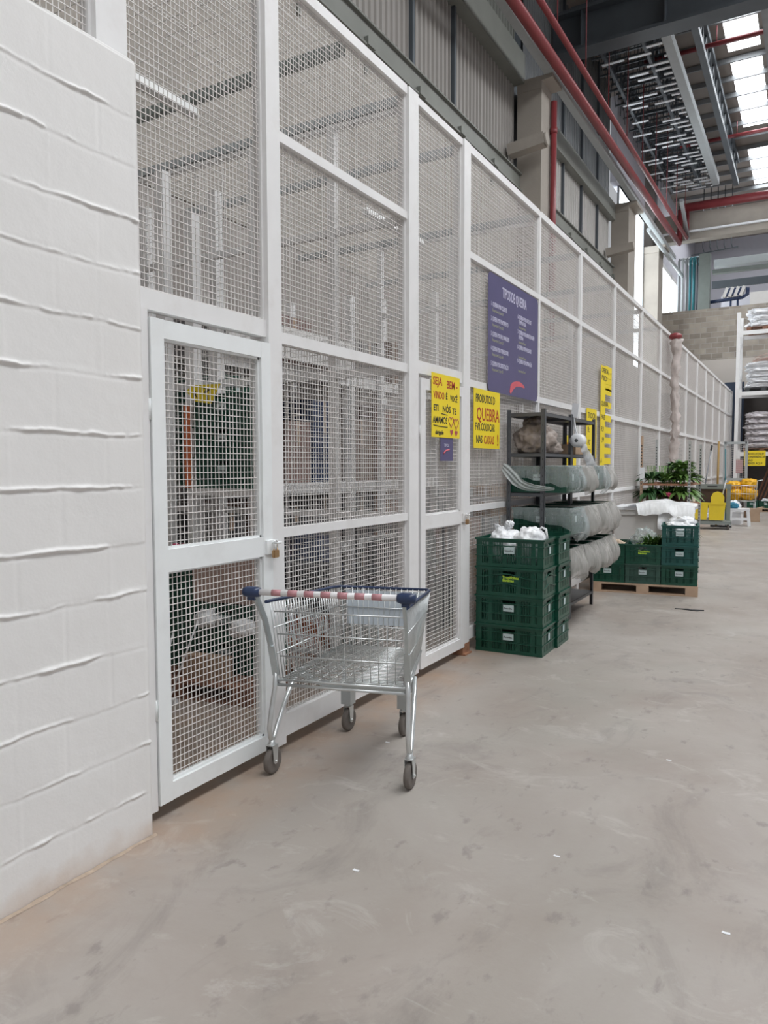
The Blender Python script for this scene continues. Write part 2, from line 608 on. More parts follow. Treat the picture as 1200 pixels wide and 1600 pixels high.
def wall_relief(y, z):
    dz = 9
    ci = 0
    for i, c in enumerate(courses[1:-1]):
        wob = (0.011 * noise.noise(Vector((y * 4.0, c * 7, 1))) + 0.005 * noise.noise(Vector((y * 17.0, c * 7, 5)))
               + 0.0025 * noise.noise(Vector((y * 60.0, c * 7, 9))))
        d = z - (c + wob)
        if abs(d) < abs(dz):
            dz, ci = d, i
    n1 = noise.noise(Vector((y * 2.4, ci * 3.1, 7))) + 0.45 * noise.noise(Vector((y * 10, ci * 3.1, 3))) + 0.35 * noise.noise(Vector((y * 45, ci * 3.1, 11)))
    amp = max(0.0, min(1.4, 0.34 + 1.8 * n1))
    h = 0.0078 * amp * math.exp(-(dz / (0.0048 + 0.002 * amp)) ** 2)
    h -= 0.0011 * math.exp(-((dz + 0.012) / 0.007) ** 2)
    row = 0
    for i in range(len(courses) - 1):
        if courses[i] <= z < courses[i + 1]:
            row = i
    off = 2.15 - (0.20 if row % 2 else 0.40) + 0.03 * noise.noise(Vector((row * 2.3, 0, 0)))
    k = round((y - off) / 0.4)
    dy = y - (off + k * 0.4 + 0.004 * noise.noise(Vector((z * 20, row, k))))
    st = noise.noise(Vector((row * 1.9, k * 2.7, 4)))
    h += (0.003 * max(0, st + 0.25 * noise.noise(Vector((z * 40, row, k))))) * math.exp(-(dy / 0.006) ** 2)
    h -= 0.0020 * max(0, 0.3 - st) * math.exp(-((dy - 0.008) / 0.006) ** 2)
    side = 1 if dy > 0 else -1
    h += 0.003 * noise.noise(Vector((row * 3.3, k * 1.7 + side * 0.9, 8))) * min(1, abs(dy) / 0.03) * min(1, abs(dz) / 0.02)
    h += 0.0016 * noise.noise(Vector((y * 5, z * 5, 3))) + 0.0005 * noise.noise(Vector((y * 22, z * 22, 3)))
    return h


ys = [-6.0, -4, -2.5, -1.5, -0.5, 0.2, 0.6]
y = 0.9
while y < 2.145:
    ys.append(y)
    y += 0.0075
ys.append(2.15)
zs = []
z = 0.0
while z < ZT:
    zs.append(z)
    z += 0.0042
zs.append(ZT)
bm = BM()
grid = []
for yy in ys:
    col = []
    for zz in zs:
        e = 1.0 if 0.85 < yy < 2.14 else 0.0
        x = -2.36 + (wall_relief(yy, zz) if yy > 0.8 else 0)
        if yy > 2.13:
            x -= 0.004 * (yy - 2.13) / 0.02
        if zz > ZT - 0.01:
            x -= 0.004
        col.append(bm.verts.new((x, yy, zz)))
    grid.append(col)
for i in range(len(ys) - 1):
    for j in range(len(zs) - 1):
        f = bm.faces.new((grid[i][j], grid[i + 1][j], grid[i + 1][j + 1], grid[i][j + 1]))
        f.smooth = True
# end face, top and back
xb = -2.52
eb = [bm.verts.new((xb, 2.15, zz)) for zz in zs]
for j in range(len(zs) - 1):
    bm.faces.new((grid[-1][j], eb[j], eb[j + 1], grid[-1][j + 1]))
tb = [bm.verts.new((xb, yy, ZT)) for yy in ys]
for i in range(len(ys) - 1):
    bm.faces.new((grid[i][-1], grid[i + 1][-1], tb[i + 1], tb[i]))
v = [bm.verts.new(p) for p in ((xb, -6, 0), (xb, 2.15, 0), (xb, 2.15, ZT), (xb, -6, ZT))]
bm.faces.new(v)
o = struct('wall_left', bm, 'whitewall', 'white painted block wall with lumpy mortar joints at the left')

# tan splash stains on the lowest centimetres of the painted blocks
wm = MT['whitewall']
N_, L_ = wm.node_tree.nodes, wm.node_tree.links
pb = N_['Principled BSDF']
src_ = pb.inputs['Base Color'].links[0].from_socket
tc_ = N_.new('ShaderNodeTexCoord')
sx_ = N_.new('ShaderNodeSeparateXYZ')
L_.new(tc_.outputs['Object'], sx_.inputs[0])
nz_ = N_.new('ShaderNodeTexNoise')
nz_.inputs['Scale'].default_value = 7
nz_.inputs['Detail'].default_value = 6
L_.new(tc_.outputs['Object'], nz_.inputs['Vector'])
ad_ = N_.new('ShaderNodeMath')
ad_.operation = 'MULTIPLY_ADD'
L_.new(nz_.outputs['Fac'], ad_.inputs[0])
ad_.inputs[1].default_value = -0.22
L_.new(sx_.outputs['Z'], ad_.inputs[2])
mr_ = N_.new('ShaderNodeMapRange')
mr_.inputs['From Min'].default_value = -0.02
mr_.inputs['From Max'].default_value = -0.13
mr_.inputs['To Max'].default_value = 0.5
L_.new(ad_.outputs[0], mr_.inputs['Value'])
mx_ = N_.new('ShaderNodeMix')
mx_.data_type = 'RGBA'
L_.new(mr_.outputs['Result'], mx_.inputs['Factor'])
L_.new(src_, mx_.inputs['A'])
mx_.inputs['B'].default_value = (0.55, 0.40, 0.29, 1)
L_.new(mx_.outputs['Result'], pb.inputs['Base Color'])

# tan grime along the foot of the white wall: a low worn fillet of dirt
bm = BM()
n = 60
prev = None
for i in range(n + 1):
    yy = 0.2 + (2.16 - 0.2) * i / n
    w = 0.014 + 0.014 * noise.noise(Vector((yy * 9, 0, 0)))
    hh = 0.007 + 0.008 * noise.noise(Vector((yy * 14, 3, 0)))
    a = bm.verts.new((-2.357, yy, max(0.004, hh)))
    b_ = bm.verts.new((-2.357 + w, yy, 0.001))
    if prev:
        bm.faces.new((prev[0], prev[1], b_, a))
    prev = (a, b_)
struct('trim_1', bm, mat('tan_grime', (0.43, 0.335, 0.26), 0.9, var=0.2, scale=20))

# outer wall of the hall: rendered lower part, ribbed cladding above, with a tall opening
X0 = -5.5
bm = BM()
box(bm, X0 - 0.3, -8, 0, X0, 24.2, 4.2)
box(bm, X0 - 0.3, 28.7, 0, X0, 44, 4.2)
box(bm, X0 - 0.3, 24.2, 0, X0, 28.7, 4.2)
o = struct('wall_outer', bm, 'lowerwall', 'pale outer wall behind the cages')
bm = BM()
box(bm, X0 - 0.3, -8, 4.2, X0 + 0.02, 24.2, 7.3)
box(bm, X0 - 0.3, 28.7, 4.2, X0 + 0.02, 44, 7.3)
struct('wall_outer_upper', bm, 'concrete')


def ribbed(y0, y1, z0, z1, pitch=0.2, x=X0 - 0.1):
    bm = BM()
    yy = y0
    prof = []
    while yy < y1 - 1e-4:
        p = min(pitch, y1 - yy)
        prof += [(yy, 0), (yy + p * 0.15, 0), (yy + p * 0.25, 0.035), (yy + p * 0.6, 0.035), (yy + p * 0.7, 0)]
        yy += pitch
    prof.append((y1, 0))
    lo = [bm.verts.new((x + d, q, z0)) for q, d in prof]
    hi = [bm.verts.new((x + d, q, z1)) for q, d in prof]
    for i in range(len(prof) - 1):
        bm.faces.new((lo[i], lo[i + 1], hi[i + 1], hi[i]))
    return bm


panels = [(-8, 0), (0, 4.3), (4.3, 8.2), (8.2, 10.55), (10.55, 12.1), (12.1, 15.2), (15.8, 18.6), (18.6, 20.3),
          (20.3, 22.0), (22.0, 23.6)]
for k, (a, b_) in enumerate(panels):
    for zz0, zz1 in ((7.3, 9.5), (9.7, 13.0)):
        o = mesh_obj('cladding_panel', ribbed(a, b_, zz0, zz1, 0.16), 'greensteel' if zz0 > 9 and b_ < 15.5 else ('midsteel' if zz0 > 9 else ('cladding2' if a > 15 else 'cladding')))
        tag(o, 'ribbed grey cladding panel of the outer wall, %s row, %s' % (
            'lower' if zz0 < 9 else 'upper',
            ['behind the camera', 'first from the camera', 'second from the camera', 'third from the camera',
             'fourth from the camera', 'just before the nearest concrete column', 'just past the red vertical pipe',
             'second past the red vertical pipe', 'third past the red vertical pipe', 'just before the second concrete column'][k]),
            'wall panel', 'ribbed cladding panels')
# cladding continues around the mezzanine window
bm = ribbed(28.7, 31.2, 7.3, 13)
struct('wall_outer_end', bm, 'cladding')
bm = BM()
box(bm, X0 - 0.2, 31.2, 9.8, X0, 44, 13)
box(bm, X0 - 0.2, 36.6, 7.3, X0, 44, 9.8)
box(bm, X0 - 0.2, 24.2, 10.4, X0, 28.7, 13)
struct('wall_outer_mezzanine', bm, 'palewall')

bm = BM()
box(bm, X0 - 0.35, -8, 7.3, X0 - 0.15, 23.7, 13)
struct('wall_outer_backing', bm, 'darksteel')
# seams (vertical posts) and horizontal girts
bm = BM()
for yy in (0, 4.3, 8.2, 10.55, 12.1, 18.6, 20.3, 22.0):
    box(bm, X0 - 0.1, yy - 0.035, 7.3, X0 + 0.0, yy + 0.035, 13.0)
struct('trim_2', bm, 'darksteel')
# horizontal ledge girder below the cladding
bm = BM()
for a, b_ in ((-8, 15.2), (15.8, 23.6)):
    box(bm, X0 - 0.1, a, 7.26, X0 + 0.12, b_, 7.29)
    box(bm, X0 - 0.1, a, 7.29, X0 + 0.07, b_, 7.60)
    box(bm, X0 - 0.1, a, 7.60, X0 + 0.12, b_, 7.63)
    yy = a
    while yy < b_:
        if yy > 4:
            box(bm, X0, yy - 0.04, 6.95, X0 + 0.06, yy + 0.04, 7.28)
            box(bm, X0 + 0.07, yy - 0.10, 7.27, X0 + 0.14, yy + 0.10, 7.38)
        yy += 1.55
struct('trim_3', bm, 'greensteel')
bm = BM()
box(bm, X0 - 0.1, -8, 9.42, X0 + 0.16, 15.2, 10.0)
box(bm, X0 - 0.1, 15.8, 9.02, X0 + 0.12, 23.6, 9.5)
struct('trim_4', bm, 'greensteel')

# concrete columns with corbels
for yy, d, lab in ((15.2, 0.62, 'concrete column with a red pipe down its side, nearest above the cage fence'),
                   (23.6, 1.0, 'concrete column between the ribbed cladding and the bright tall window'),
                   (28.7, 0.9, 'bluish concrete column at the far side of the bright tall window')):
    t = thing('concrete_column', lab, 'column', (-5.25, yy + d / 2, 0))
    bm = BM()
    box(bm, -0.25, -d / 2, 0, 0.27, d / 2, 9.25)
    mesh_obj('shaft', bm, 'concrete', t)
    bm = BM()
    prism(bm, [(-0.25, 9.25), (0.275, 9.25), (0.275, 9.40), (0.50, 9.42), (0.50, 9.495), (-0.25, 9.495)], 'y', -d / 2 - 0.02, d / 2 + 0.02)
    mesh_obj('corbel', bm, 'concrete', t)
# short projecting brackets at the columns
for yy, lab in ((14.75, 'short round concrete bracket sticking out beside the nearest column'),
                (23.1, 'short concrete bracket sticking out beside the second column')):
    bm = BM()
    bar(bm, (X0, yy, 7.93), (-4.75, yy, 8.02), 0.26, 0.22)
    tube(bm, [(-4.76, yy, 8.02), (-4.70, yy, 8.025)], 0.13, 14)
    tag(mesh_obj('wall_bracket', bm, 'concrete'), lab, 'bracket')

# tall window opening between columns
t = thing('window_1', 'tall bright window between two concrete columns', 'window', (X0, 26.65, 5.0))
t['kind'] = 'structure'
bm = BM()
for zz in (0, 2.3, 5.4):
    box(bm, -0.06, -2.05, zz, 0.0, 2.05, zz + 0.06)
for yy in (-2.05, 0.0, 1.99):
    box(bm, -0.06, yy, 0, 0.0, yy + 0.06, 5.4)
mesh_obj('window_frame', bm, 'midsteel', t)
bm = BM()
box(bm, -0.04, -2.0, 0.0, -0.03, 2.0, 5.4)
mesh_obj('pane', bm, 'pane', t)
bm = BM()
box(bm, X0 - 0.3, 24.2, 4.2, X0, 28.7, 5.0)
struct('wall_outer_sill', bm, 'concrete')
t = thing('window_2', 'bright mezzanine window with a white frame beyond the block wall', 'window', (X0, 33.9, 7.3))
t['kind'] = 'structure'
bm = BM()
for a, b_ in ((-2.7, -2.55), (0.6, 0.72), (2.55, 2.7)):
    box(bm, -0.1, a, 0, 0.05, b_, 2.5)
box(bm, -0.1, -2.7, 2.32, 0.05, 2.7, 2.5)
box(bm, -0.1, -2.7, 0, 0.05, 2.7, 0.1)
mesh_obj('window_frame', bm, 'white', t)
bm = BM()
box(bm, -0.05, -2.6, 0.1, -0.04, 2.6, 2.35)
mesh_obj('pane', bm, 'pane', t)

# far block wall, end wall, concrete beam
bm = BM()
box(bm, X0, 31.0, 5.55, 12, 31.2, 7.5)
struct('wall_back', bm, 'block', 'bare concrete block wall at the far end')
bm = BM()
box(bm, X0, 30.98, 0, 12, 31.2, 5.55)
struct('wall_back_lower', bm, 'plaster')
bm = BM()
box(bm, X0, 42, 0, 12, 42.2, 14)
struct('wall_end', bm, 'palewall')
bm = BM()
box(bm, X0, 31.2, 7.3, 12, 42, 7.45)
struct('floor_mezzanine', bm, 'concrete')
bm = BM()
box(bm, X0, 30.9, 10.15, 12, 31.4, 11.15)
tag(mesh_obj('concrete_beam', bm, 'concrete'), 'deep concrete beam spanning above the far block wall', 'beam')
bm = BM()
box(bm, X0, 30.78, 10.40, 12, 30.90, 10.47)
tag(mesh_obj('conduit_rail', bm, 'whiteplastic'), 'thin white rail along the face of the far concrete beam', 'rail')
bm = BM()
box(bm, X0, -8.2, 0, -2.5, -8, 13)
struct('wall_near', bm, 'lowerwall')
bm = BM()
box(bm, 11.9, -8, 0, 12.1, 44, 3.2)
box(bm, 11.9, -8, 11.5, 12.1, 44, 13)
struct('wall_right', bm, 'palewall')

# roof
bm = BM()
for a, b_ in ((-6.0, -2.3), (-1.5, 1.5), (5.5, 12.2)):
    box(bm, a, -8, 13.0, b_, 44, 13.06)
for a, b_ in ((-8, 20.7), (23.3, 23.9), (28.6, 30.4), (34.5, 44)):
    box(bm, -2.3, a, 13.0, -1.5, b_, 13.06)
for a, b_ in ((-8, -5), (11, 12), (28, 44)):
    box(bm, 1.5, a, 13.0, 5.5, b_, 13.06)
struct('ceiling', bm, 'roof')
for a, b_, lab in ((20.7, 23.3, 'small bright roof light beside the dark lattice girder'),
                   (23.9, 28.6, 'large blown-out roof light at the upper right'),
                   (30.4, 34.5, 'bright roof light above the far concrete beam')):
    bm = BM()
    box(bm, -2.3, a, 13.0, -1.5, b_, 13.03)
    tag(mesh_obj('roof_light', bm, 'sky'), lab, 'skylight')
for a, b_, lab in ((-5, 11, 'long roof light over the near part of the aisle'), (12, 28, 'long roof light over the far part of the aisle')):
    bm = BM()
    box(bm, 1.5, a, 13.0, 5.5, b_, 13.03)
    tag(mesh_obj('roof_light', bm, 'sky'), lab, 'skylight')

# purlins
PUR = []
for k in range(22):
    yy = 17.0 + k * 1.1
    if yy > 43:
        break
    bm = BM()
    box(bm, -5.4, yy - 0.03, 12.84, 12, yy + 0.03, 12.98)
    tag(mesh_obj('roof_purlin', bm, 'midsteel'), 'thin steel purlin right under the roof deck', 'purlin', 'purlins under the roof deck')

# heavy crossing girder near the camera
bm = BM()
for zz in (11.0, 11.85):
    box(bm, X0, 17.35, zz, 12, 17.85, zz + 0.07)
box(bm, X0, 17.57, 11.05, 12, 17.63, 11.88)
for k in range(9):
    xx = -4.8 + k * 1.8
    box(bm, xx, 17.37, 11.05, xx + 0.02, 17.83, 11.88)
tag(mesh_obj('roof_girder', bm, 'darksteel'), 'heavy dark steel girder crossing overhead nearest the camera', 'girder')
bm = BM()
for zz in (11.4, 12.2):
    box(bm, X0, 13.0, zz, 12, 13.4, zz + 0.07)
box(bm, X0, 13.18, 11.4, 12, 13.22, 12.2)
tag(mesh_obj('roof_girder', bm, 'darksteel'), 'dark steel girder overhead behind the nearest crossing girder', 'girder')

# lattice girder in the bay direction: chords with diagonals
def lattice(name, x, y0, y1, z0, z1, m, lab, w=0.10):
    t = thing(name, lab, 'girder', (x, y0, z0))
    bm = BM()
    box(bm, -w / 2, 0, 0, w / 2, y1 - y0, w)
    box(bm, -w / 2, 0, z1 - z0, w / 2, y1 - y0, z1 - z0 + w)
    mesh_obj('chord', bm, m, t)
    bm = BM()
    n = int((y1 - y0) / 0.8)
    for i in range(n):
        a = (y1 - y0) * i / n
        b_ = (y1 - y0) * (i + 0.5) / n
        c = (y1 - y0) * (i + 1) / n
        bar(bm, (0, a, w), (0, b_, z1 - z0), 0.05)
        bar(bm, (0, b_, z1 - z0), (0, c, w), 0.05)
    mesh_obj('web', bm, m, t)
    return t


lattice('lattice_girder', -2.68, 17.9, 31, 11.9, 12.7, 'darksteel', 'dark lattice girder running away along the roof', 0.16)
lattice('lattice_girder', -1.2, 17.9, 31, 11.9, 12.7, 'midsteel', 'grey lattice girder at the far right of the roof', 0.14)
bm = BM()
box(bm, -3.42, 17.9, 11.85, -3.20, 30.4, 11.93)
box(bm, -3.42, 17.9, 11.93, -3.39, 30.4, 12.1)
box(bm, -3.23, 17.9, 11.93, -3.20, 30.4, 12.1)
tag(mesh_obj('cable_channel', bm, 'duct'), 'long pale metal channel running away under the roof', 'channel')
bm = BM()
bar(bm, (-4.0, 27.0, 10.4), (-4.3, 30.9, 10.2), 0.12, 0.10)
tag(mesh_obj('cable_channel', bm, 'midsteel'), 'short grey metal channel ending at the far concrete beam', 'channel')

# dense hanging framework left of the channel: rows of joists with bright strips
random.seed(4)
for k in range(40):
    yy = 18.2 + k * 0.315
    t = thing('ceiling_joist', 'thin joist row of the hanging steel framework with short bright strips', 'joist',
              (-4.3, yy, 11.9), 0, 'joist rows of the hanging framework')
    bm = BM()
    box(bm, -0.95, -0.02, 0.5, 0.85, 0.02, 0.55)
    for q in range(7):
        xx = -0.9 + q * 0.28 + (0.14 if k % 2 else 0)
        bar(bm, (xx, 0, 0.02), (xx + 0.05 * random.uniform(-1, 1), 0, 0.52), 0.018)
    if k % 3 == 0:
        box(bm, -0.95, -0.03, 0.18, 0.85, 0.03, 0.22)
    mesh_obj('lattice', bm, 'darksteel', t)
    bm = BM()
    off = (k % 4) * 0.16
    for q in range(3):
        xx = -1.0 + off + q * 0.66
        if random.random() < (0.75, 0.35, 0.08)[q]:
            continue
        L_ = 0.46 + 0.1 * random.random()
        x1 = min(xx + L_, 0.86)
        box(bm, xx, -0.05, -0.02, x1, 0.05, 0.0)  # short pale strips, sparser towards the left
    mesh_obj('strip', bm, 'bars', t)
lattice('lattice_girder', -4.9, 18.0, 31, 12.0, 12.7, 'darksteel', 'dark lattice girder above the hanging framework, beside the red pipes', 0.08)
lattice('lattice_girder', -3.9, 18.0, 31, 12.0, 12.7, 'darksteel', 'dark lattice girder through the middle of the hanging framework', 0.08)

# pale eave gutter and red pipes that run along the outer wall
bm = BM()
prism(bm, [(-4.92, 9.50), (-4.76, 9.50), (-4.74, 9.53), (-4.74, 9.63), (-4.76, 9.66), (-4.92, 9.66)], 'y', -8, 31)
tag(mesh_obj('crane_rail_beam', bm, 'duct'), 'pale steel beam running along the column tops', 'beam')
bm = BM()
tube(bm, [(-4.57, -7.95, 8.75), (-4.57, 30.5, 9.95), (-4.57, 30.68, 10.1), (-4.57, 30.7, 11.25)], 0.10, 12)
tag(mesh_obj('sprinkler_main', bm, 'redpipe'), 'thick red sprinkler pipe running along the outer wall', 'pipe')
bm = BM()
tube(bm, [(-4.30, -7.95, 9.05), (-4.30, 30.5, 10.1), (-4.30, 30.68, 10.2), (-4.30, 30.7, 11.2)], 0.06, 12)
for k in range(12):
    tube(bm, [(-4.30, 8 + k * 2.0, 9.49 + k * 0.0543), (-4.30, 8 + k * 2.0, 12.995)], 0.012, 6)
tag(mesh_obj('sprinkler_pipe', bm, 'redpipe'), 'thinner red sprinkler pipe running beside the thick one', 'pipe')
for yy, lab in ((21.4, 'nearer red sprinkler branch pipe crossing under the roof'),
                (27.5, 'farther red sprinkler branch pipe crossing under the roof')):
    bm = BM()
    tube(bm, [(-4.15, yy, 12.35), (4.0, yy, 12.35)], 0.06, 10)
    for k in range(4):
        tube(bm, [(-2.4 + k * 1.5, yy, 12.35), (-2.4 + k * 1.5, yy, 12.8)], 0.015, 6)
    tag(mesh_obj('sprinkler_branch', bm, 'redpipe'), lab, 'pipe')
bm = BM()
tube(bm, [(-4.5, 30.7, 11.3), (4, 30.7, 11.3)], 0.16, 12)
tag(mesh_obj('sprinkler_cross_main', bm, 'redpipe'), 'thick red pipe crossing above the far concrete beam', 'pipe')
bm = BM()
tube(bm, [(-4.90, 15.78, 4.2), (-4.90, 15.78, 9.2)], 0.065, 12)
tube(bm, [(-4.90, 15.78, 8.55), (-4.90, 15.78, 8.65)], 0.078, 12)
tag(mesh_obj('red_downpipe', bm, 'redpipe'), 'red vertical pipe against the nearest concrete column', 'pipe')
bm = BM()
tube(bm, [(-4.85, 26, 9.3), (-4.80, 30.6, 9.3), (-4.78, 33.0, 9.3)], 0.07, 10)
tag(mesh_obj('grey_pipe', bm, 'duct'), 'pale pipe sloping past the far columns', 'pipe')

# ---- mezzanine installations
for k, (xx, m, r) in enumerate(((-4.92, 'midsteel', 0.05), (-4.78, 'duct', 0.05), (-4.62, 'midsteel', 0.05),
                                (-4.48, 'bluepipe', 0.05), (-4.34, 'bluepipe', 0.06), (-4.21, 'darksteel', 0.03))):
    bm = BM()
    e = 0.0 if k == 5 else 0.1
    tube(bm, [(xx, 33, 7.45), (xx, 33, 9.9), (xx + e * 0.2, 33.06, 10.0), (xx + e, 33.3, 10.05), (xx + e, 34.5, 10.05)], r, 10)
    tag(mesh_obj('riser_pipe', bm, m),
        ['grey riser pipe nearest the mezzanine window', 'pale riser pipe beside the leftmost grey one',
         'grey riser pipe in the middle of the bundle', 'thin teal riser pipe in the bundle',
         'thick teal riser pipe in the bundle', 'thin dark riser pipe against the grey mezzanine column'][k], 'pipe')
bm = BM()
box(bm, -4.14, 32.8, 7.45, -3.72, 33.2, 10.05)
tag(mesh_obj('mezzanine_column', bm, 'greyplastic'), 'grey green square column standing on the far block wall', 'column')
bm = BM()
bar(bm, (-4.6, 34, 10.35), (-2.8, 34, 10.45), 0.04)
for k in range(5):
    xx = -4.15 + k * 0.27
    tube(bm, [(xx, 34, 13.0), (xx, 34, 10.6), (xx + 0.05, 34, 10.42)], 0.02, 6)
tag(mesh_obj('hanging_rod_rack', bm, 'darksteel'), 'dark hanging bar with short rods beside the grey column', 'rack')
bm = BM()
box(bm, -3.8, 34.8, 9.95, 2, 35.2, 10.25)
tag(mesh_obj('air_duct', bm, 'duct'), 'upper pale duct crossing above the mezzanine', 'duct')
bm = BM()
box(bm, -3.75, 33.9, 9.47, 2, 34.2, 9.62)
tag(mesh_obj('cable_tray', bm, 'greyplastic'), 'greenish cable tray crossing below the upper duct', 'tray')
bm = BM()
box(bm, -4.0, 36, 9.3, 2, 36.1, 9.62)
tag(mesh_obj('dark_beam', bm, 'darksteel'), 'dark beam crossing behind the cable tray', 'beam')
bm = BM()
box(bm, -3.7, 37, 8.5, 2, 37.3, 9.15)
tag(mesh_obj('wide_duct', bm, 'palewall'), 'wide pale duct low behind the mezzanine machinery', 'duct')
t = thing('compressor', 'white valve machine with black belts standing on the far block wall', 'machine', (-2.85, 33, 7.45))
bm = BM()
for k in range(4):
    obox(bm, (-0.28 + k * 0.2, 0, 0.98), (0.12, 0.3, 0.38), (0, 0.35, 0))
mesh_obj('housing', bm, 'offwhite', t)
bm = BM()
for k in range(3):
    obox(bm, (-0.18 + k * 0.2, -0.02, 0.98), (0.07, 0.28, 0.3), (0, 0.35, 0))
tube(bm, [(-0.85, 0, 0.68), (0.3, 0, 0.74), (0.5, 0, 0.85), (0.5, 0, 1.1)], 0.07, 8)
tube(bm, [(-0.5, 0, 0.12), (0.1, 0, 0.08), (0.6, 0, 0.22)], 0.03, 8)
mesh_obj('black_pipes', bm, 'navy', t)
bm = BM()
for xx in (-0.1, 0.15):
    tube(bm, [(xx, 0, 0.0), (xx, 0, 0.7)], 0.04, 8)
mesh_obj('leg', bm, 'navy', t)
bm = BM()
box(bm, -2.25, 32.8, 7.5, -1.2, 33.4, 8.32)
tag(mesh_obj('control_cabinet', bm, 'offwhite'), 'pale cabinet standing on the far block wall at the right', 'cabinet')

# ================================================================ CAGE FENCE
ZTOP = 4.12


def wire_panel(bm, y0, y1, z0, z1, py=0.0262, pz=0.0300, r=0.00165, x=0.0):
    ny = max(1, round((y1 - y0) / py))
    nz_ = max(1, round((z1 - z0) / pz))
    for i in range(1, ny):
        yy = y0 + (y1 - y0) * i / ny
        xx = x + (0.0012 if i % 2 else -0.0004)
        v = [bm.verts.new((xx + a * r, yy + b_ * r, q)) for q in (z0, z1) for a, b_ in ((-1, -1), (1, -1), (1, 1), (-1, 1))]
        for k in range(4):
            bm.faces.new((v[k], v[(k + 1) % 4], v[4 + (k + 1) % 4], v[4 + k]))
    for i in range(1, nz_):
        zz = z0 + (z1 - z0) * i / nz_
        xx = x + 0.003
        v = [bm.verts.new((xx + a * r, q, zz + b_ * r)) for q in (y0, y1) for a, b_ in ((-1, -1), (1, -1), (1, 1), (-1, 1))]
        for k in range(4):
            bm.faces.new((v[k], v[(k + 1) % 4], v[4 + (k + 1) % 4], v[4 + k]))


def post(y0, y1, z0, z1, lab, w=0.09, group=None):
    bm = BM()
    box(bm, -w / 2, -(y1 - y0) / 2, z0, w / 2, (y1 - y0) / 2, z1)
    t = thing('fence_post', lab, 'post', (FX, (y0 + y1) / 2, 0), 0, group)
    mesh_obj('post_tube', bm, 'white', t)
    if z0 == 0.05:
        bm = BM()
        box(bm, -0.035, -0.02, 0.0, -0.005, 0.02, 0.051)
        mesh_obj('foot', bm, 'rust', t)
    if 5 < y0 < 6:
        bm = BM()
        box(bm, -0.07, -0.07, 0, 0.07, 0.07, 0.012)
        box(bm, -w / 2 - 0.003, -(y1 - y0) / 2 - 0.003, 0, w / 2 + 0.003, (y1 - y0) / 2 + 0.003, 0.09)
        mesh_obj('foot_plate', bm, 'rust', t)
    return t


def bay(y0, y1, rails, lab, zlow=0.10, group=None, top=ZTOP, thick=None):
    """rails: list of (z_bottom, z_top)"""
    t = thing('mesh_fence', lab, 'fence', (FX, y0, 0), 0, group)
    L_ = y1 - y0
    bm = BM()
    wire_panel(bm, 0.0, L_, zlow, top)
    o = mesh_obj('wire_mesh', bm, 'wire', t, recalc=False)
    for a, b_ in rails:
        bm = BM()
        box(bm, -0.025, 0, a, 0.03, L_, b_)
        mesh_obj('rail', bm, 'white', t)
    # thin edge angle each side
    for q in (0, L_ - 0.012):
        bm = BM()
        box(bm, -0.012, q, zlow, 0.016, q + 0.012, top)
        mesh_obj('edge_frame', bm, 'white', t)
    return t


def rails4(z4=1.17):
    return [(0.10, 0.20), (z4, z4 + 0.05), (2.20, 2.26), (3.24, 3.29), (ZTOP - 0.05, ZTOP + 0.01)]


# bay above the white wall
bay(0.0, 2.02, [(ZT + 0.01, ZT + 0.05), (ZTOP - 0.05, ZTOP)], 'mesh fence panel standing on top of the white block wall', ZT + 0.01)
post(2.02, 2.17, ZT, ZTOP, 'broad white steel post standing on top of the white block wall')
bm = BM()
box(bm, FX - 0.045, 2.151, 0.05, FX + 0.045, 2.245, 2.215)
tag(mesh_obj('fence_post', bm, 'white'), 'white steel post at the end of the white block wall', 'post')
# over door 1
bay(2.17, 3.05, [(2.215, 2.30), (ZTOP - 0.05, ZTOP)], 'tall mesh fence panel above the padlocked gate beside the white wall', 2.22)
post(3.05, 3.16, 0.05, ZTOP, 'white steel post between the nearest gate and the wide mesh panel')
bay(3.16, 4.59, [(0.08, 0.20), (1.17, 1.22), (2.20, 2.26), (3.24, 3.29), (ZTOP - 0.05, ZTOP + 0.01)],
    'wide mesh fence panel behind the shopping cart')
post(4.59, 4.73, 0.05, ZTOP, 'white steel post left of the gate with the yellow sign')
bay(4.73, 5.52, [(2.215, 2.30), (ZTOP - 0.05, ZTOP)], 'narrow mesh fence panel above the gate with the yellow sign', 2.22)
post(5.52, 5.65, 0.0, ZTOP, 'white steel post with a rusty foot beside the green crates')
names_bay = ['mesh fence panel carrying the purple sign board', 'mesh fence panel behind the grey shelving rack',
             'mesh fence panel carrying the tall yellow price strips', 'mesh fence panel above the white insulated bin',
             'mesh fence panel behind the left end of the plant trolley', 'mesh fence panel behind the plants',
             'last mesh fence panel before the plastic wrapped pipe']
edges = [(5.65, 7.44, 0.05), (7.49, 9.0, 0.08), (9.08, 10.82, 0.045), (10.865, 12.76, 0.06), (12.82, 14.54, 0.05), (14.59, 16.12, 0.06)]
labs_p = ['thin white post between the purple sign and the next panel', 'white post just past the grey shelving rack',
          'thin white post right of the tall yellow strips', 'white post above the white insulated bin',
          'thin white post behind the plants', 'white post beside the plastic wrapped pipe']
for k, (a, b_, w) in enumerate(edges):
    bay(a, b_, rails4(), names_bay[k])
    post(b_, b_ + w, 0.0, ZTOP, labs_p[k], 0.06)
ye = 16.18
k = 0
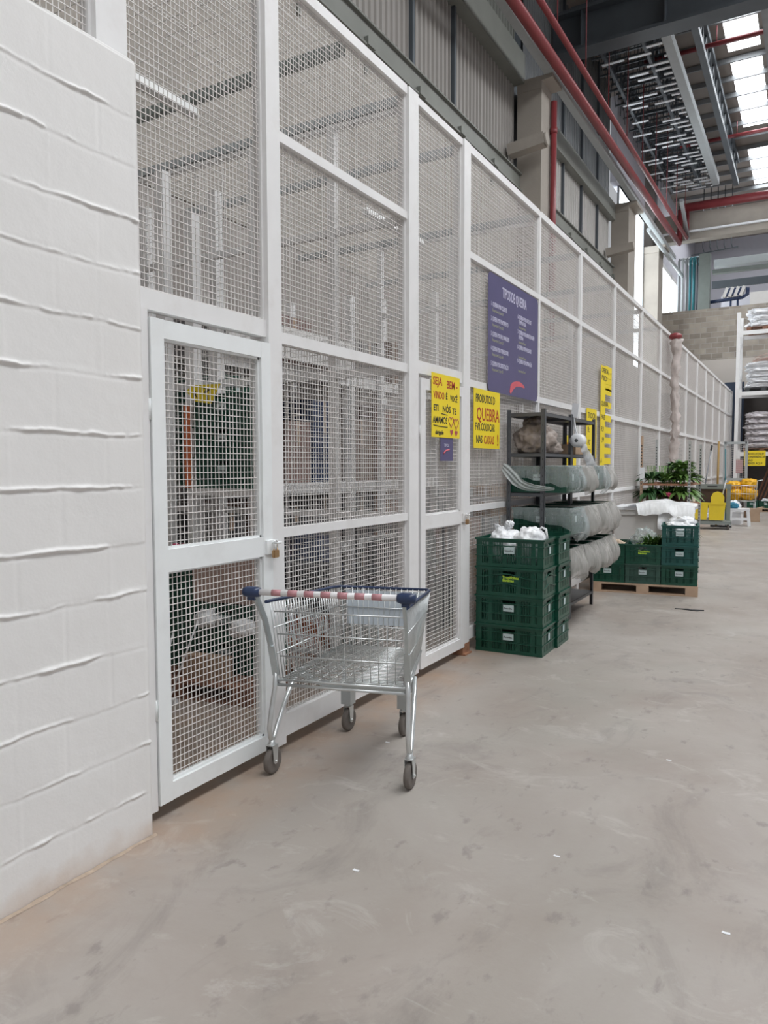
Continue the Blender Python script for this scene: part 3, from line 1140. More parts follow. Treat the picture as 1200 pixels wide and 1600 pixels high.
while ye < 28.6:
    y2 = min(ye + 1.75, 28.95)
    nth = ['first', 'second', 'third', 'fourth', 'fifth', 'sixth', 'seventh', 'eighth'][k]
    k += 1
    bay(ye, y2 - 0.07, rails4(), '%s far mesh fence panel counted from the plastic wrapped pipe' % nth, group='far fence panels')
    post(y2 - 0.07, y2, 0.0, ZTOP, '%s far white fence post counted from the plastic wrapped pipe' % nth, 0.06, 'far fence posts')
    ye = y2


def gate(y0, y1, lab, m, mid=(1.09, 1.19)):
    t = thing('mesh_gate', lab, 'gate', (FX + 0.01, y0, 0))
    L_ = y1 - y0
    s = 0.075
    bm = BM()
    box(bm, -0.02, 0, 0.07, 0.045, s, 2.18)
    box(bm, -0.02, L_ - s, 0.07, 0.045, L_, 2.18)
    box(bm, -0.019, s, 2.10, 0.044, L_ - s, 2.179)
    box(bm, -0.019, s, 0.071, 0.044, L_ - s, 0.15)
    box(bm, -0.019, s, mid[0], 0.044, L_ - s, mid[1])
    bmesh.ops.remove_doubles(bm, verts=bm.verts, dist=1e-5)
    mesh_obj('gate_frame', bm, m, t)
    for lo, hi in ((0.15, mid[0]), (mid[1], 2.10)):
        bm = BM()
        wire_panel(bm, s, L_ - s, lo, hi, x=0.012)
        mesh_obj('wire_mesh', bm, 'wire', t, recalc=False)
        bm = BM()
        for a in ((s, lo, s + 0.012, hi), (L_ - s - 0.012, lo, L_ - s, hi), (s, lo, L_ - s, lo + 0.010), (s, hi - 0.010, L_ - s, hi)):
            box(bm, 0.0, a[0], a[1], 0.03, a[2], a[3])
        mesh_obj('edge_bead', bm, m, t)
    bm = BM()
    box(bm, 0.045, L_ - 0.06, 1.10, 0.056, L_ + 0.03, 1.17)
    tube(bm, [(0.06, L_ - 0.02, 1.155), (0.075, L_ + 0.0, 1.155), (0.075, L_ + 0.03, 1.155), (0.06, L_ + 0.05, 1.155)], 0.006, 8)
    mesh_obj('latch', bm, m, t)
    for zz in (0.45, 1.75):
        bm = BM()
        tube(bm, [(0.035, -0.004, zz), (0.035, -0.004, zz + 0.09)], 0.006, 8)
        mesh_obj('hinge', bm, m, t)
    return t


def padlock(y, z, lab):
    t = thing('padlock', lab, 'padlock', (FX + 0.085, y, z))
    bm = BM()
    box(bm, -0.009, -0.022, -0.075, 0.009, 0.022, -0.035)
    bmesh.ops.bevel(bm, geom=list(bm.edges), offset=0.003, segments=2, affect='EDGES')
    mesh_obj('body', bm, 'brass', t)
    bm = BM()
    pts = [(0, -0.014, -0.038)] + [(0, -0.014 * cos(a), 0.0 + 0.014 * sin(a)) for a in [i * pi / 8 for i in range(9)]] + [(0, 0.014, -0.038)]
    tube(bm, pts, 0.0035, 8)
    mesh_obj('shackle', bm, 'chrome', t)


gate(2.25, 3.05, 'pale grey mesh gate with a brass padlock, beside the white block wall', 'door')
padlock(3.035, 1.155, 'brass padlock on the nearest mesh gate')
gate(4.75, 5.53, 'white mesh gate carrying a yellow handwritten sign', 'white')
padlock(5.515, 1.155, 'brass padlock on the gate with the yellow sign')

# mesh roof of the cage with its cross tubes
for yy, lab in ((2.2, 'white roof tube of the cage nearest the camera'), (3.91, 'white cage roof tube over the wide mesh panel'),
                (4.66, 'white cage roof tube over the inner partition'), (5.58, 'white cage roof tube over the second gate post'),
                (7.46, 'white cage roof tube over the purple sign'), (9.04, 'white cage roof tube over the shelving rack'),
                (10.84, 'white cage roof tube over the tall yellow strips'), (12.8, 'white cage roof tube over the white bin'),
                (14.56, 'white cage roof tube over the plants')):
    bm = BM()
    box(bm, -5.45, yy - 0.03, 4.04, FX - 0.05, yy + 0.03, 4.10)
    tag(mesh_obj('cage_roof_tube', bm, 'greyplastic' if yy < 4 else 'duct'), lab, 'roof tube')
bm = BM()
for i in range(1, 118):
    yy = 2.25 + i * 0.12
    box(bm, -5.4, yy, 4.102, FX - 0.03, yy + 0.004, 4.106)
for i in range(1, 24):
    xx = -5.4 + i * 0.12
    box(bm, xx, 2.25, 4.106, xx + 0.004, 16.3, 4.110)
tag(mesh_obj('cage_roof_mesh', bm, 'wire'), 'wire mesh roof lying over the cage tubes', 'mesh roof')


# partition behind the wide panel
def xpanel(y, x0, x1, lab):
    t = thing('cage_partition', lab, 'partition', (x1, y, 0))
    L_ = x1 - x0
    bm = BM()
    tmp = BM()
    wire_panel(tmp, 0.0, L_, 0.1, 4.03, 0.05, 0.05, 0.0018)
    for v in tmp.verts:
        v.co = Vector((-v.co.y, v.co.x, v.co.z))
    tmp_m = bpy.data.meshes.new('t')
    tmp.to_mesh(tmp_m)
    tmp.free()
    bm.from_mesh(tmp_m)
    mesh_obj('wire_mesh', bm, 'wire', t, recalc=False)
    for a, b_ in ((0.08, 0.13), (1.17, 1.22), (2.20, 2.26), (3.24, 3.29), (4.0, 4.03)):
        bm = BM()
        box(bm, -L_, -0.02, a, 0, 0.02, b_)
        mesh_obj('rail', bm, 'white', t)
    for q in ((0.56, 1.30, L_ - 0.04) if L_ > 2 else (0.9, L_ - 0.04)):
        bm = BM()
        box(bm, -q - 0.03, -0.03, 0, -q + 0.03, 0.03, 4.03)
        mesh_obj('upright', bm, 'white', t)
    return t


xpanel(4.66, -5.3, FX - 0.07, 'white mesh partition seen through the wide fence panel')
xpanel(7.46, -4.36, FX - 0.05, 'white mesh partition behind the purple sign')
xpanel(10.84, -5.3, FX - 0.05, 'white mesh partition behind the tall yellow strips')

# ================================================================ WRITING ON THE FENCE
def board(name, lab, cat, y0, y1, z0, z1, m, x=FX + 0.035, th=0.003, tilt=0.0, r=0.0):
    t = thing(name, lab, cat, (x, y0, z0))
    t.rotation_euler = (tilt, 0, 0)
    bm = BM()
    w, h = y1 - y0, z1 - z0
    if r:
        poly = []
        for cy, cz, a0 in ((w - r, h - r, 0), (r, h - r, pi / 2), (r, r, pi), (w - r, r, 1.5 * pi)):
            for i in range(5):
                a = a0 + i * pi / 8
                poly.append((cy + r * cos(a), cz + r * sin(a)))
        prism(bm, poly, 'x', 0, th)
    else:
        box(bm, 0, 0, 0, th, w, h)
    mesh_obj('board', bm, m, t)
    return t, w, h


t, w, h = board('yellow_sign', 'yellow handwritten sign with red and black words and hearts on the second gate', 'sign', 4.90, 5.40, 1.765, 2.235, 'yellow', FX + 0.062)
for s, sx, yy, zz, sz, m in (('SEJA', 1.0, 0.02, 0.385, 0.082, 'redink'), ('BEM -', 1.0, 0.255, 0.375, 0.082, 'redink'),
                             ('VINDO', 0.78, 0.03, 0.285, 0.075, 'redink'), ('É', 1.0, 0.24, 0.290, 0.065, 'ink'), ('VOCÊ', 0.78, 0.32, 0.280, 0.065, 'ink'),
                             ('ETI', 1.0, 0.03, 0.195, 0.065, 'ink'), ('NÓS', 1.0, 0.185, 0.190, 0.07, 'ink'), ('TE', 1.0, 0.36, 0.185, 0.065, 'ink'),
                             ('AMAMOS', 0.85, 0.02, 0.105, 0.07, 'ink'), ('obrigado', 0.9, 0.06, 0.022, 0.045, 'ink')):
    text('lettering', s, sz, m, t, (0.0035, yy, zz), RF, sx, bold=0.0012)


def heart(bm, cy, cz, s, fill):
    pts = []
    for i in range(24):
        a = 2 * pi * i / 24
        yy = 16 * sin(a) ** 3
        zz = 13 * cos(a) - 5 * cos(2 * a) - 2 * cos(3 * a) - cos(4 * a)
        pts.append((0.0045, cy + yy * s / 32, cz + zz * s / 32))
    if fill:
        bm.faces.new([bm.verts.new(p) for p in pts])
    else:
        tube(bm, pts, 0.0028, 5, closed=True)


bm = BM()
heart(bm, 0.335, 0.125, 0.09, False)
heart(bm, 0.43, 0.115, 0.09, False)
mesh_obj('heart_outline', bm, 'pinkink', t)
bm = BM()
heart(bm, 0.345, 0.045, 0.055, True)
heart(bm, 0.43, 0.04, 0.055, True)
mesh_obj('heart', bm, 'pinkink', t)
bm = BM()
tube(bm, [(0.004, 0.03, 0.088), (0.004, 0.12, 0.082), (0.004, 0.27, 0.080)], 0.003, 5)
tube(bm, [(0.004, 0.16, 0.178), (0.004, 0.27, 0.172)], 0.003, 5)
mesh_obj('underline', bm, 'ink', t)

t, w, h = board('yellow_sign', 'yellow handwritten sign reading QUEBRA in red, hanging left of the shelving rack', 'sign', 5.71, 6.30, 1.70, 2.195, 'yellow', FX + 0.05)
for s, sx, yy, zz, sz, m in (('PRODUTOS D', 0.72, 0.04, 0.385, 0.095, 'ink'), ('QUEBRA', 0.86, 0.06, 0.235, 0.155, 'redink'),
                             ('FVR COLOCAR', 0.72, 0.03, 0.150, 0.09, 'ink'), ('NAS', 0.8, 0.05, 0.045, 0.09, 'ink'), ('CAIXAS', 0.68, 0.22, 0.04, 0.10, 'redink'), ('!', 1.2, 0.52, 0.03, 0.14, 'redink')):
    text('lettering', s, sz, m, t, (0.0035, yy, zz), RF, sx, bold=0.0014)

t, w, h = board('small_purple_sign', 'small purple sign with a red stroke hanging under the yellow gate sign', 'sign', 5.06, 5.28, 1.59, 1.765, 'purple', FX + 0.058)
text('lettering', 'TIPOS', 0.035, 'lilac', t, (0.0035, 0.06, 0.105), RF)
bm = BM()
tube(bm, [(0.004, 0.05, 0.055), (0.004, 0.09, 0.078), (0.004, 0.15, 0.085)], 0.006, 6)
mesh_obj('swoosh', bm, 'coral', t)

t, w, h = board('purple_sign_board', 'large purple sign board headed TIPOS DE QUEBRA on the fence', 'sign', 6.04, 7.37, 2.2, 3.215, 'purple', FX + 0.04, 0.004, 0, 0.05)
text('heading', 'TIPOS DE QUEBRA', 0.125, 'lilac', t, (0.0045, 0.33, 0.855), RF, 0.62, bold=0.002)
LEFT = [(0.735, '1- QUEBRA POR CLIENTE', 'Responsável: Setor 01'), (0.610, '2- QUEBRA POR VENCIMENTO', 'Responsável: Setor 02'),
        (0.480, '3- QUEBRA POR MAL MANUSEIO', 'Responsável: Setor 03'), (0.355, '4- QUEBRA POR FORNECEDOR', 'Responsável: Setor 04'),
        (0.225, '5- QUEBRA POR DEGUSTAÇÃO', 'Responsável: Setor 05')]
RIGHT = [(0.735, '6- QUEBRA POR FALTA DE', 'TEMPERATURA'), (0.595, '7- QUEBRA POR ARMAZENAGEM', 'INTERNA'),
         (0.455, '8- QUEBRA POR VALIDADE', ''), (0.325, '9- QUEBRA POR OPERAÇÃO', '')]
for zz, a, b_ in LEFT:
    text('lettering', a, 0.055, 'lilac', t, (0.0045, 0.06, zz + 0.0), RF, 0.62 if len(a) < 24 else 0.56, bold=0.001)
    text('lettering', b_, 0.04, 'olive', t, (0.0045, 0.09, zz - 0.045), RF, 0.75)
for zz, a, b_ in RIGHT:
    text('lettering', a, 0.055, 'lilac', t, (0.0045, 0.73, zz + 0.0), RF, 0.60, bold=0.001)
    if b_:
        text('lettering', b_, 0.05, 'lilac', t, (0.0045, 0.76, zz - 0.045), RF, 0.62, bold=0.001)
    text('lettering', 'Responsável: Setor', 0.036, 'olive', t, (0.0045, 0.76, zz - 0.085), RF, 0.75)
bm = BM()
pts = []
top = [(0.53, 0.03), (0.55, 0.09), (0.60, 0.125), (0.70, 0.145), (0.80, 0.150), (0.90, 0.130), (0.94, 0.11)]
bot = [(0.93, 0.10), (0.80, 0.105), (0.70, 0.095), (0.62, 0.06), (0.56, 0.015)]
prism(bm, top + bot, 'x', 0.0042, 0.006)
mesh_obj('swoosh', bm, 'coral', t)

# tall strips of yellow price notes
t = thing('yellow_price_strip', 'tall strip of yellow notes with white gaps on the fence', 'sign', (FX + 0.04, 10.0, 1.55))
bm = BM()
box(bm, 0, 0, 0, 0.003, 0.25, 1.33)
for zz in (0.02, 0.16, 0.30, 0.44, 0.60, 0.78, 0.96, 1.02, 1.10, 1.18, 1.26):
    box(bm, 0, 0.25, zz, 0.003, 0.60, zz + 0.085)
mesh_obj('board', bm, 'yellow', t)
for zz, s in ((1.24, 'OFERTA'), (1.14, 'PREÇO'), (0.80, 'QUEBRA'), (0.62, 'PAES'), (0.46, 'FLV'), (0.32, '1,99'), (0.04, 'A')):
    text('lettering', s, 0.09, 'ink', t, (0.0035, 0.04, zz), RF, 1.1, bold=0.001)
t = thing('yellow_price_strip', 'yellow notes behind the far corner of the shelving rack', 'sign', (FX + 0.04, 9.3, 1.55))
bm = BM()
box(bm, 0, 0, 0.1, 0.003, 0.50, 0.72)
mesh_obj('board', bm, 'yellow', t)
for zz, s in ((0.60, 'TROCA'), (0.42, 'R:'), (0.26, 'AT'), (0.14, 'CX')):
    text('lettering', s, 0.10, 'ink', t, (0.0035, 0.06, zz), RF, 1.1, bold=0.001)
t = thing('yellow_price_strip', 'yellow notes hanging behind the shelves, below the paper roll', 'sign', (FX + 0.04, 8.35, 1.38))
bm = BM()
box(bm, 0, 0, 0, 0.003, 0.50, 0.52)
mesh_obj('board', bm, 'yellow', t)
text('lettering', 'IIIII', 0.09, 'redink', t, (0.0035, 0.1, 0.38), RF, 1.0)

# yellow notice inside, hung askew
t = thing('yellow_notice', 'yellow notice hanging askew inside the cage behind the nearest gate', 'sign', (-4.19, 4.245, 2.02))
bm = BM()
prism(bm, [(0.0, 0.11), (0.05, 0.155), (0.345, 0.15), (0.25, 0.005), (0.08, 0.03)], 'y', 0, 0.004)
mesh_obj('board', bm, 'yellow', t)
text('lettering', 'R', 0.07, 'ink', t, (0.07, -0.0015, 0.06), RC, 1.0, bold=0.001)
text('lettering', '2A\n 3', 0.06, 'ink', t, (0.18, -0.0015, 0.09), RC, 1.0, bold=0.001)

# ================================================================ SHOPPING CART
cart = thing('shopping_cart', 'empty wire shopping cart standing beside the mesh fence', 'shopping cart', (-1.971, 2.973, 0), 0.2628)


def lerp(a, b_, t_):
    return a + (b_ - a) * t_


def P_side(s, v, z):
    """point on the tapering basket side: s=-1/+1, v 0..1 along, z 0..1 up"""
    hw_top, hw_bot = lerp(0.350, 0.290, v), lerp(0.325, 0.245, v)
    vt, vb = lerp(0.0, 0.85, v), lerp(0.06, 0.80, v)
    zt, zb = lerp(0.885, 0.825, v), lerp(0.478, 0.485, v)
    return Vector((s * lerp(hw_bot, hw_top, z), lerp(vb, vt, z), lerp(zb, zt, z)))


# handle
bm = BM()
tube(bm, [(-0.36, -0.155, 0.955), (0.36, -0.155, 0.955)], 0.0155, 16)
mesh_obj('handle', bm, 'handlewhite', cart)
bm = BM()
for k in range(7):
    a = -0.27 + k * 0.082
    tube(bm, [(a, -0.155, 0.955), (a + 0.048, -0.155, 0.955)], 0.0158, 16)
mesh_obj('handle_print', bm, 'handlered', cart)
for s in (-1, 1):
    bm = BM()
    lathe(bm, [(0.0, -0.04), (0.020, -0.038), (0.026, -0.02), (0.026, 0.02), (0.022, 0.045), (0.0, 0.046)], (s * 0.378, -0.155, 0.955), 'x', 14)
    box(bm, s * 0.378 - 0.018, -0.16, 0.915, s * 0.378 + 0.018, -0.12, 0.957)
    mesh_obj('handle_cap', bm, 'navy', cart)
# side uprights: flat bar from handle down to the leg
for s in (-1, 1):
    bm = BM()
    pts = [(s * 0.365, -0.14, 0.94), (s * 0.355, -0.05, 0.80), (s * 0.348, 0.0, 0.66), (s * 0.342, 0.045, 0.50)]
    for a, b_ in zip(pts, pts[1:]):
        bar(bm, a, b_, 0.014, 0.030)
    mesh_obj('upright', bm, 'zinc', cart)
# U-bent rear legs
for s in (-1, 1):
    bm = BM()
    pts = [(s * 0.342, 0.045, 0.52), (s * 0.345, 0.040, 0.44), (s * 0.352, 0.005, 0.32), (s * 0.356, -0.012, 0.24), (s * 0.357, -0.002, 0.195),
           (s * 0.357, 0.022, 0.172), (s * 0.356, 0.050, 0.185), (s * 0.354, 0.080, 0.225), (s * 0.342, 0.175, 0.34), (s * 0.322, 0.285, 0.470)]
    tube(bm, pts, 0.0125, 12)
    mesh_obj('leg', bm, 'galv', cart)
# base frame
bm = BM()
for s in (-1, 1):
    tube(bm, [(s * 0.335, 0.05, 0.465), (s * 0.30, 0.35, 0.463), (s * 0.24, 0.82, 0.47)], 0.009, 8)
tube(bm, [(-0.345, 0.045, 0.478), (0.345, 0.045, 0.478)], 0.007, 8)
tube(bm, [(-0.345, 0.045, 0.452), (0.345, 0.045, 0.452)], 0.008, 8)
tube(bm, [(-0.24, 0.82, 0.47), (0.24, 0.82, 0.47)], 0.007, 8)
mesh_obj('base_frame', bm, 'galv', cart)
# front undercarriage
bm = BM()
for s in (-1, 1):
    pts = [(s * 0.318, 0.285, 0.455), (s * 0.27, 0.45, 0.36), (s * 0.20, 0.62, 0.275), (s * 0.17, 0.70, 0.262)]
    for a, b_ in zip(pts, pts[1:]):
        bar(bm, a, b_, 0.012, 0.035)
box(bm, -0.21, 0.645, 0.262, 0.21, 0.652, 0.300)
box(bm, -0.21, 0.645, 0.296, 0.21, 0.75, 0.302)
tube(bm, [(-0.19, 0.74, 0.262), (0.19, 0.74, 0.262)], 0.012, 8)
for s in (-1, 1):
    tube(bm, [(s * 0.20, 0.72, 0.30), (s * 0.225, 0.80, 0.47)], 0.010, 8)
mesh_obj('undercarriage', bm, 'zinc', cart)


def caster(x, y, ztop, ang, big=False):
    e = bpy.data.objects.new('caster', None)
    COL.objects.link(e)
    e.parent = cart
    e.location = (x, y, 0)
    e.rotation_euler = (0, 0, ang)
    bm = BM()
    # fork straddling the wheel (wheel rolls along local y)
    for s in (-1, 1):
        prism(bm, [(-0.022, 0.148), (0.026, 0.148), (0.020, 0.065), (0.012, 0.052), (-0.004, 0.052), (-0.012, 0.065)], 'x', s * 0.020 - 0.0015, s * 0.020 + 0.0015)
    box(bm, -0.0215, -0.022, 0.146, 0.0215, 0.026, 0.150)
    lathe(bm, [(0.0, 0.149), (0.021, 0.149), (0.021, 0.156), (0.015, 0.160), (0.015, ztop), (0.0, ztop)], (0, 0, 0), 'z', 14)
    tube(bm, [(-0.028, 0.005, 0.066), (0.028, 0.005, 0.066)], 0.006, 8)
    mesh_obj('fork', bm, 'galv', e)
    bm = BM()
    lathe(bm, [(0.046, -0.013), (0.060, -0.015), (0.065, -0.010), (0.066, 0), (0.065, 0.010), (0.060, 0.015), (0.046, 0.013)], (0, 0.005, 0.066), 'x', 28)
    mesh_obj('tyre', bm, 'rubber', e)
    bm = BM()
    lathe(bm, [(0.0, -0.014), (0.014, -0.014), (0.018, -0.006), (0.038, -0.006), (0.047, -0.012), (0.047, 0.012), (0.038, 0.006), (0.018, 0.006), (0.014, 0.014), (0.0, 0.014)], (0, 0.005, 0.066), 'x', 24)
    mesh_obj('hub', bm, 'wheelgrey', e)
    if big:
        bm = BM()
        box(bm, -0.032, -0.030, 0.162, 0.032, 0.030, 0.262)
        mesh_obj('caster_housing', bm, 'zinc', e)


caster(-0.357, 0.018, 0.175, -0.18)
caster(0.357, 0.018, 0.175, -0.10)
caster(-0.168, 0.70, 0.17, -0.22, True)
caster(0.168, 0.70, 0.17, -0.12, True)

# basket
WR = 0.0024
bm = BM()
for s in (-1, 1):
    n = 26
    for i in range(n + 1):
        t_ = i / n
        tube(bm, [P_side(s, t_, 0), P_side(s, t_, 1)], WR, 6)
    for zz in (0.33, 0.66):
        tube(bm, [P_side(s, 0, zz), P_side(s, 1, zz)], 0.0038, 6)
mesh_obj('basket_side', bm, 'galv', cart)
bm = BM()
n = 17
for i in range(n + 1):
    t_ = i / n
    a = P_side(-1, 1, 0).lerp(P_side(1, 1, 0), t_)
    b_ = P_side(-1, 1, 1).lerp(P_side(1, 1, 1), t_)
    tube(bm, [a, b_], WR, 5)
for zz in (0.33, 0.66):
    tube(bm, [P_side(-1, 1, zz), P_side(1, 1, zz)], 0.0035, 6)
mesh_obj('basket_front', bm, 'galv', cart)
# floor of basket: many close cross wires over a few long ones
bm = BM()
n = 30
for i in range(n + 1):
    t_ = i / n
    a, b_ = P_side(-1, t_, 0), P_side(1, t_, 0)
    tube(bm, [a, b_], 0.0024, 6)
for i in range(11):
    t_ = i / 10
    a = P_side(-1, 0, 0).lerp(P_side(1, 0, 0), t_) - Vector((0, 0, 0.004))
    b_ = P_side(-1, 1, 0).lerp(P_side(1, 1, 0), t_) - Vector((0, 0, 0.004))
    tube(bm, [a, b_], 0.003, 6)
mesh_obj('basket_floor', bm, 'galv', cart)
# near flap
bm = BM()


def P_flap(u_, z_):
    hw = lerp(0.315, 0.335, z_)
    return Vector((lerp(-hw, hw, u_), lerp(0.075, 0.02, z_), lerp(0.485, 0.83, z_)))


n = 15
for i in range(n + 1):
    tube(bm, [P_flap(i / n, 0.0), P_flap(i / n, 1.0)], WR, 5)
for zz in (0.32, 0.66, 1.0):
    tube(bm, [P_flap(0, zz), P_flap(1, zz)], 0.0038, 6)
mesh_obj('rear_flap', bm, 'galv', cart)
# blue rim
bm = BM()
tube(bm, [P_side(-1, -0.03, 1) + Vector((-0.004, -0.01, 0)), P_side(-1, 0.5, 1), P_side(-1, 0.96, 1), P_side(-1, 1, 1) + Vector((0.02, 0.008, 0)),
          P_side(1, 1, 1) + Vector((-0.02, 0.008, 0)), P_side(1, 0.96, 1), P_side(1, 0.5, 1), P_side(1, -0.03, 1) + Vector((0.004, -0.01, 0))], 0.0085, 10)
mesh_obj('rim', bm, 'navy', cart)
# plates on the far end and on the right flank
bm = BM()
a, b_ = P_side(-1, 1, 0.36), P_side(1, 1, 0.36)
c, d = P_side(1, 1, 0.95), P_side(-1, 1, 0.95)
off = Vector((0, 0.007, 0))
vs = []
for p in (a.lerp(b_, 0.10), a.lerp(b_, 0.97), d.lerp(c, 0.97), d.lerp(c, 0.10)):
    vs.append(p + off)
v1 = [bm.verts.new(p) for p in vs]
v2 = [bm.verts.new(p + Vector((0, 0.004, 0))) for p in vs]
bm.faces.new(v1[::-1])
bm.faces.new(v2)
for i in range(4):
    bm.faces.new((v1[i], v1[(i + 1) % 4], v2[(i + 1) % 4], v2[i]))
mesh_obj('front_plate', bm, 'adplate', cart)
bm = BM()
vs = [P_side(1, 0.22, 0.03), P_side(1, 0.99, 0.03), P_side(1, 0.99, 0.96), P_side(1, 0.52, 0.96), P_side(1, 0.22, 0.5)]
v1 = [bm.verts.new(p + Vector((-0.004, 0, 0))) for p in vs]
v2 = [bm.verts.new(p + Vector((-0.007, 0, 0))) for p in vs]
bm.faces.new(v1[::-1])
bm.faces.new(v2)
for i in range(5):
    bm.faces.new((v1[i], v1[(i + 1) % 5], v2[(i + 1) % 5], v2[i]))
mesh_obj('side_plate', bm, 'sideplate', cart)

# ================================================================ CRATES
CW, CD, CH = 0.57, 0.355, 0.238


def crate_body(style, w=CW, d=CD, h=CH):
    bm = BM()
    th = 0.008
    # floor
    box(bm, -w / 2 + 0.01, -d / 2 + 0.01, 0.004, w / 2 - 0.01, d / 2 - 0.01, 0.012)
    bands = [(0.001, 0.030, 0.0012), (0.088, 0.096, 0.006), (0.172, 0.180, 0.006), (h - 0.034, h - 0.012, 0.001)]
    if style == 'wave':
        bands = [(0.001, 0.030, 0.0012), (h - 0.030, h - 0.012, 0.003)]
    # corner posts and rim
    for sx in (-1, 1):
        for sy in (-1, 1):
            x0, x1 = sorted((sx * w / 2, sx * (w / 2 - 0.05)))
            y0, y1 = sorted((sy * d / 2, sy * (d / 2 - th)))
            box(bm, x0, y0, 0.002, x1, y1, h - 0.015)
            x0, x1 = sorted((sx * (w / 2 - 0.0004), sx * (w / 2 - th)))
            y0, y1 = sorted((sy * (d / 2 - 0.0004), sy * (d / 2 - 0.05)))
            box(bm, x0, y0, 0.002, x1, y1, h - 0.015)
    for a, b_, e in bands:
        box(bm, -w / 2 - e, -d / 2 - e, a, w / 2 + e, -d / 2 + th - 0.001, b_)
        box(bm, -w / 2 - e, d / 2 - th + 0.001, a, w / 2 + e, d / 2 + e, b_)
        box(bm, -w / 2 - e, -d / 2, a, -w / 2 + th - 0.001, d / 2, b_)
        box(bm, w / 2 - th + 0.001, -d / 2, a, w / 2 + e, d / 2, b_)
    # flared rim
    e = 0.011
    for a in ((-w / 2 - e, -d / 2 - e, w / 2 + e, -d / 2 + 0.006), (-w / 2 - e, d / 2 - 0.006, w / 2 + e, d / 2 + e),
              (-w / 2 - e, -d / 2, -w / 2 + 0.006, d / 2), (w / 2 - 0.006, -d / 2, w / 2 + e, d / 2)):
        box(bm, a[0], a[1], h - 0.014, a[2], a[3], h)
    # slats: vertical bars with open gaps between
    n = 34
    for i in range(n):
        xx = -w / 2 + 0.055 + (w - 0.11) * (i + 0.5) / n
        gap_mid = abs(xx) < 0.055
        for sy in (-1, 1):
            y0, y1 = sorted((sy * (d / 2 - 0.001), sy * (d / 2 - 0.006)))
            topz = h - 0.02
            if gap_mid:
                topz = 0.165
            ww = 0.0036 if i % 9 not in (4, 5) else 0.0078
            box(bm, xx - ww, y0, 0.02, xx + ww, y1, topz)
    n = 20
    for i in range(n):
        yy = -d / 2 + 0.055 + (d - 0.11) * (i + 0.5) / n
        for sx in (-1, 1):
            x0, x1 = sorted((sx * (w / 2 - 0.001), sx * (w / 2 - 0.006)))
            topz = 0.165 if abs(yy) < 0.05 else h - 0.02
            ww = 0.0036 if i % 7 not in (3,) else 0.0078
            box(bm, x0, yy - ww, 0.02, x1, yy + ww, topz)
    if style == 'wave':
        for base, amp in ((0.075, 0.03), (0.15, 0.035)):
            for sy in (-1, 1):
                pts = [(w * (i / 20 - 0.5), sy * (d / 2 + 0.001), base + amp * math.exp(-((i - 9) / 5.0) ** 2)) for i in range(21)]
                for a, b_ in zip(pts, pts[1:]):
                    bar(bm, a, b_, 0.012, 0.009)
            for sx in (-1, 1):
                pts = [(sx * (w / 2 + 0.001), d * (i / 16 - 0.5), base + amp * math.exp(-((i - 8) / 4.0) ** 2)) for i in range(17)]
                for a, b_ in zip(pts, pts[1:]):
                    bar(bm, a, b_, 0.012, 0.009)
        box(bm, -0.085, -d / 2 - 0.001, 0.112, 0.085, -d / 2 + 0.004, 0.165)
        box(bm, w / 2 - 0.004, -0.08, 0.105, w / 2 + 0.001, 0.08, 0.165)
    return bm


def make_crate(style, m, lab, w=CW, d=CD):
    t = thing('plastic_crate', lab, 'crate')
    body = mesh_obj('crate_body', crate_body(style, w, d), m, t)
    if style == 'wave':
        text('lettering', 'Tropifolhas\nBananas', 0.032, 'lime', t, (-0.055, -d / 2 - 0.0015, 0.146), RC, 0.95, bold=0.001, leading=0.75)
    else:
        bm = BM()
        box(bm, -0.045, -d / 2 - 0.006, 0.113, 0.045, -d / 2 - 0.0025, 0.167)
        lb = mesh_obj('label', bm, 'label', t)
        text('print', 'Benedita', 0.022, 'ink', lb, (-0.038, -d / 2 - 0.0065, 0.132), RC, 0.9)
        bm = BM()
        box(bm, w / 2 + 0.0025, -0.022, 0.110, w / 2 + 0.0055, 0.022, 0.168)
        mesh_obj('side_label', bm, 'label', t)
    return t


crate_a = make_crate('plain', 'crate', 'x')
crate_b = make_crate('wave', 'crate', 'x')
crate_c = make_crate('plain', 'crate2', 'x', 0.40, 0.57)
crate_d = make_crate('wave', 'crate', 'x', 0.40, 0.57)
crate_e = make_crate('plain', 'crate3', 'x', 0.40, 0.57)
crate_f = make_crate('plain', 'crate', 'x', 0.40, 0.57)
used = set()


def put(src, loc, rz, lab, group=None):
    if src.name not in used:
        used.add(src.name)
        src.location = loc
        src.rotation_euler = (0, 0, rz)
        src['label'] = lab
        if group:
            src['group'] = group
        return src
    return dup(src, loc, rz, lab, group)


SX, SY = -2.128, 5.935
G = 'green crates stacked beside the gate post'
lv = ['bottom green crate of the near stack beside the gate post', 'second green crate from the floor in the near stack beside the gate post',
      'green crate with lime lettering in the near stack beside the gate post', 'top green crate of the near stack, holding white plastic bags']
jit = [(0.0, 0.0, 0.0), (-0.003, 0.004, 0.01), (0.004, -0.004, -0.012), (0.0, 0.0, 0.015)]
for k in range(4):
    j = jit[k]
    put(crate_b if k == 2 else crate_a, (SX + j[0], SY + j[1], 0.0 + k * 0.239), 0.02 + j[2], lv[k], G)
lv = ['bottom green crate of the rear stack, half hidden behind the near stack', 'second green crate of the rear stack behind the near stack',
      'third green crate of the rear stack behind the near stack', 'top green crate of the rear stack, next to the shelving rack']
for k in range(4):
    j = jit[(k + 1) % 4]
    put(crate_a, (SX + 0.015 + j[0], SY + 0.378 + j[1] * 0.4, 0.0 + k * 0.239), 0.02 + j[2] * 0.2, lv[k], G)

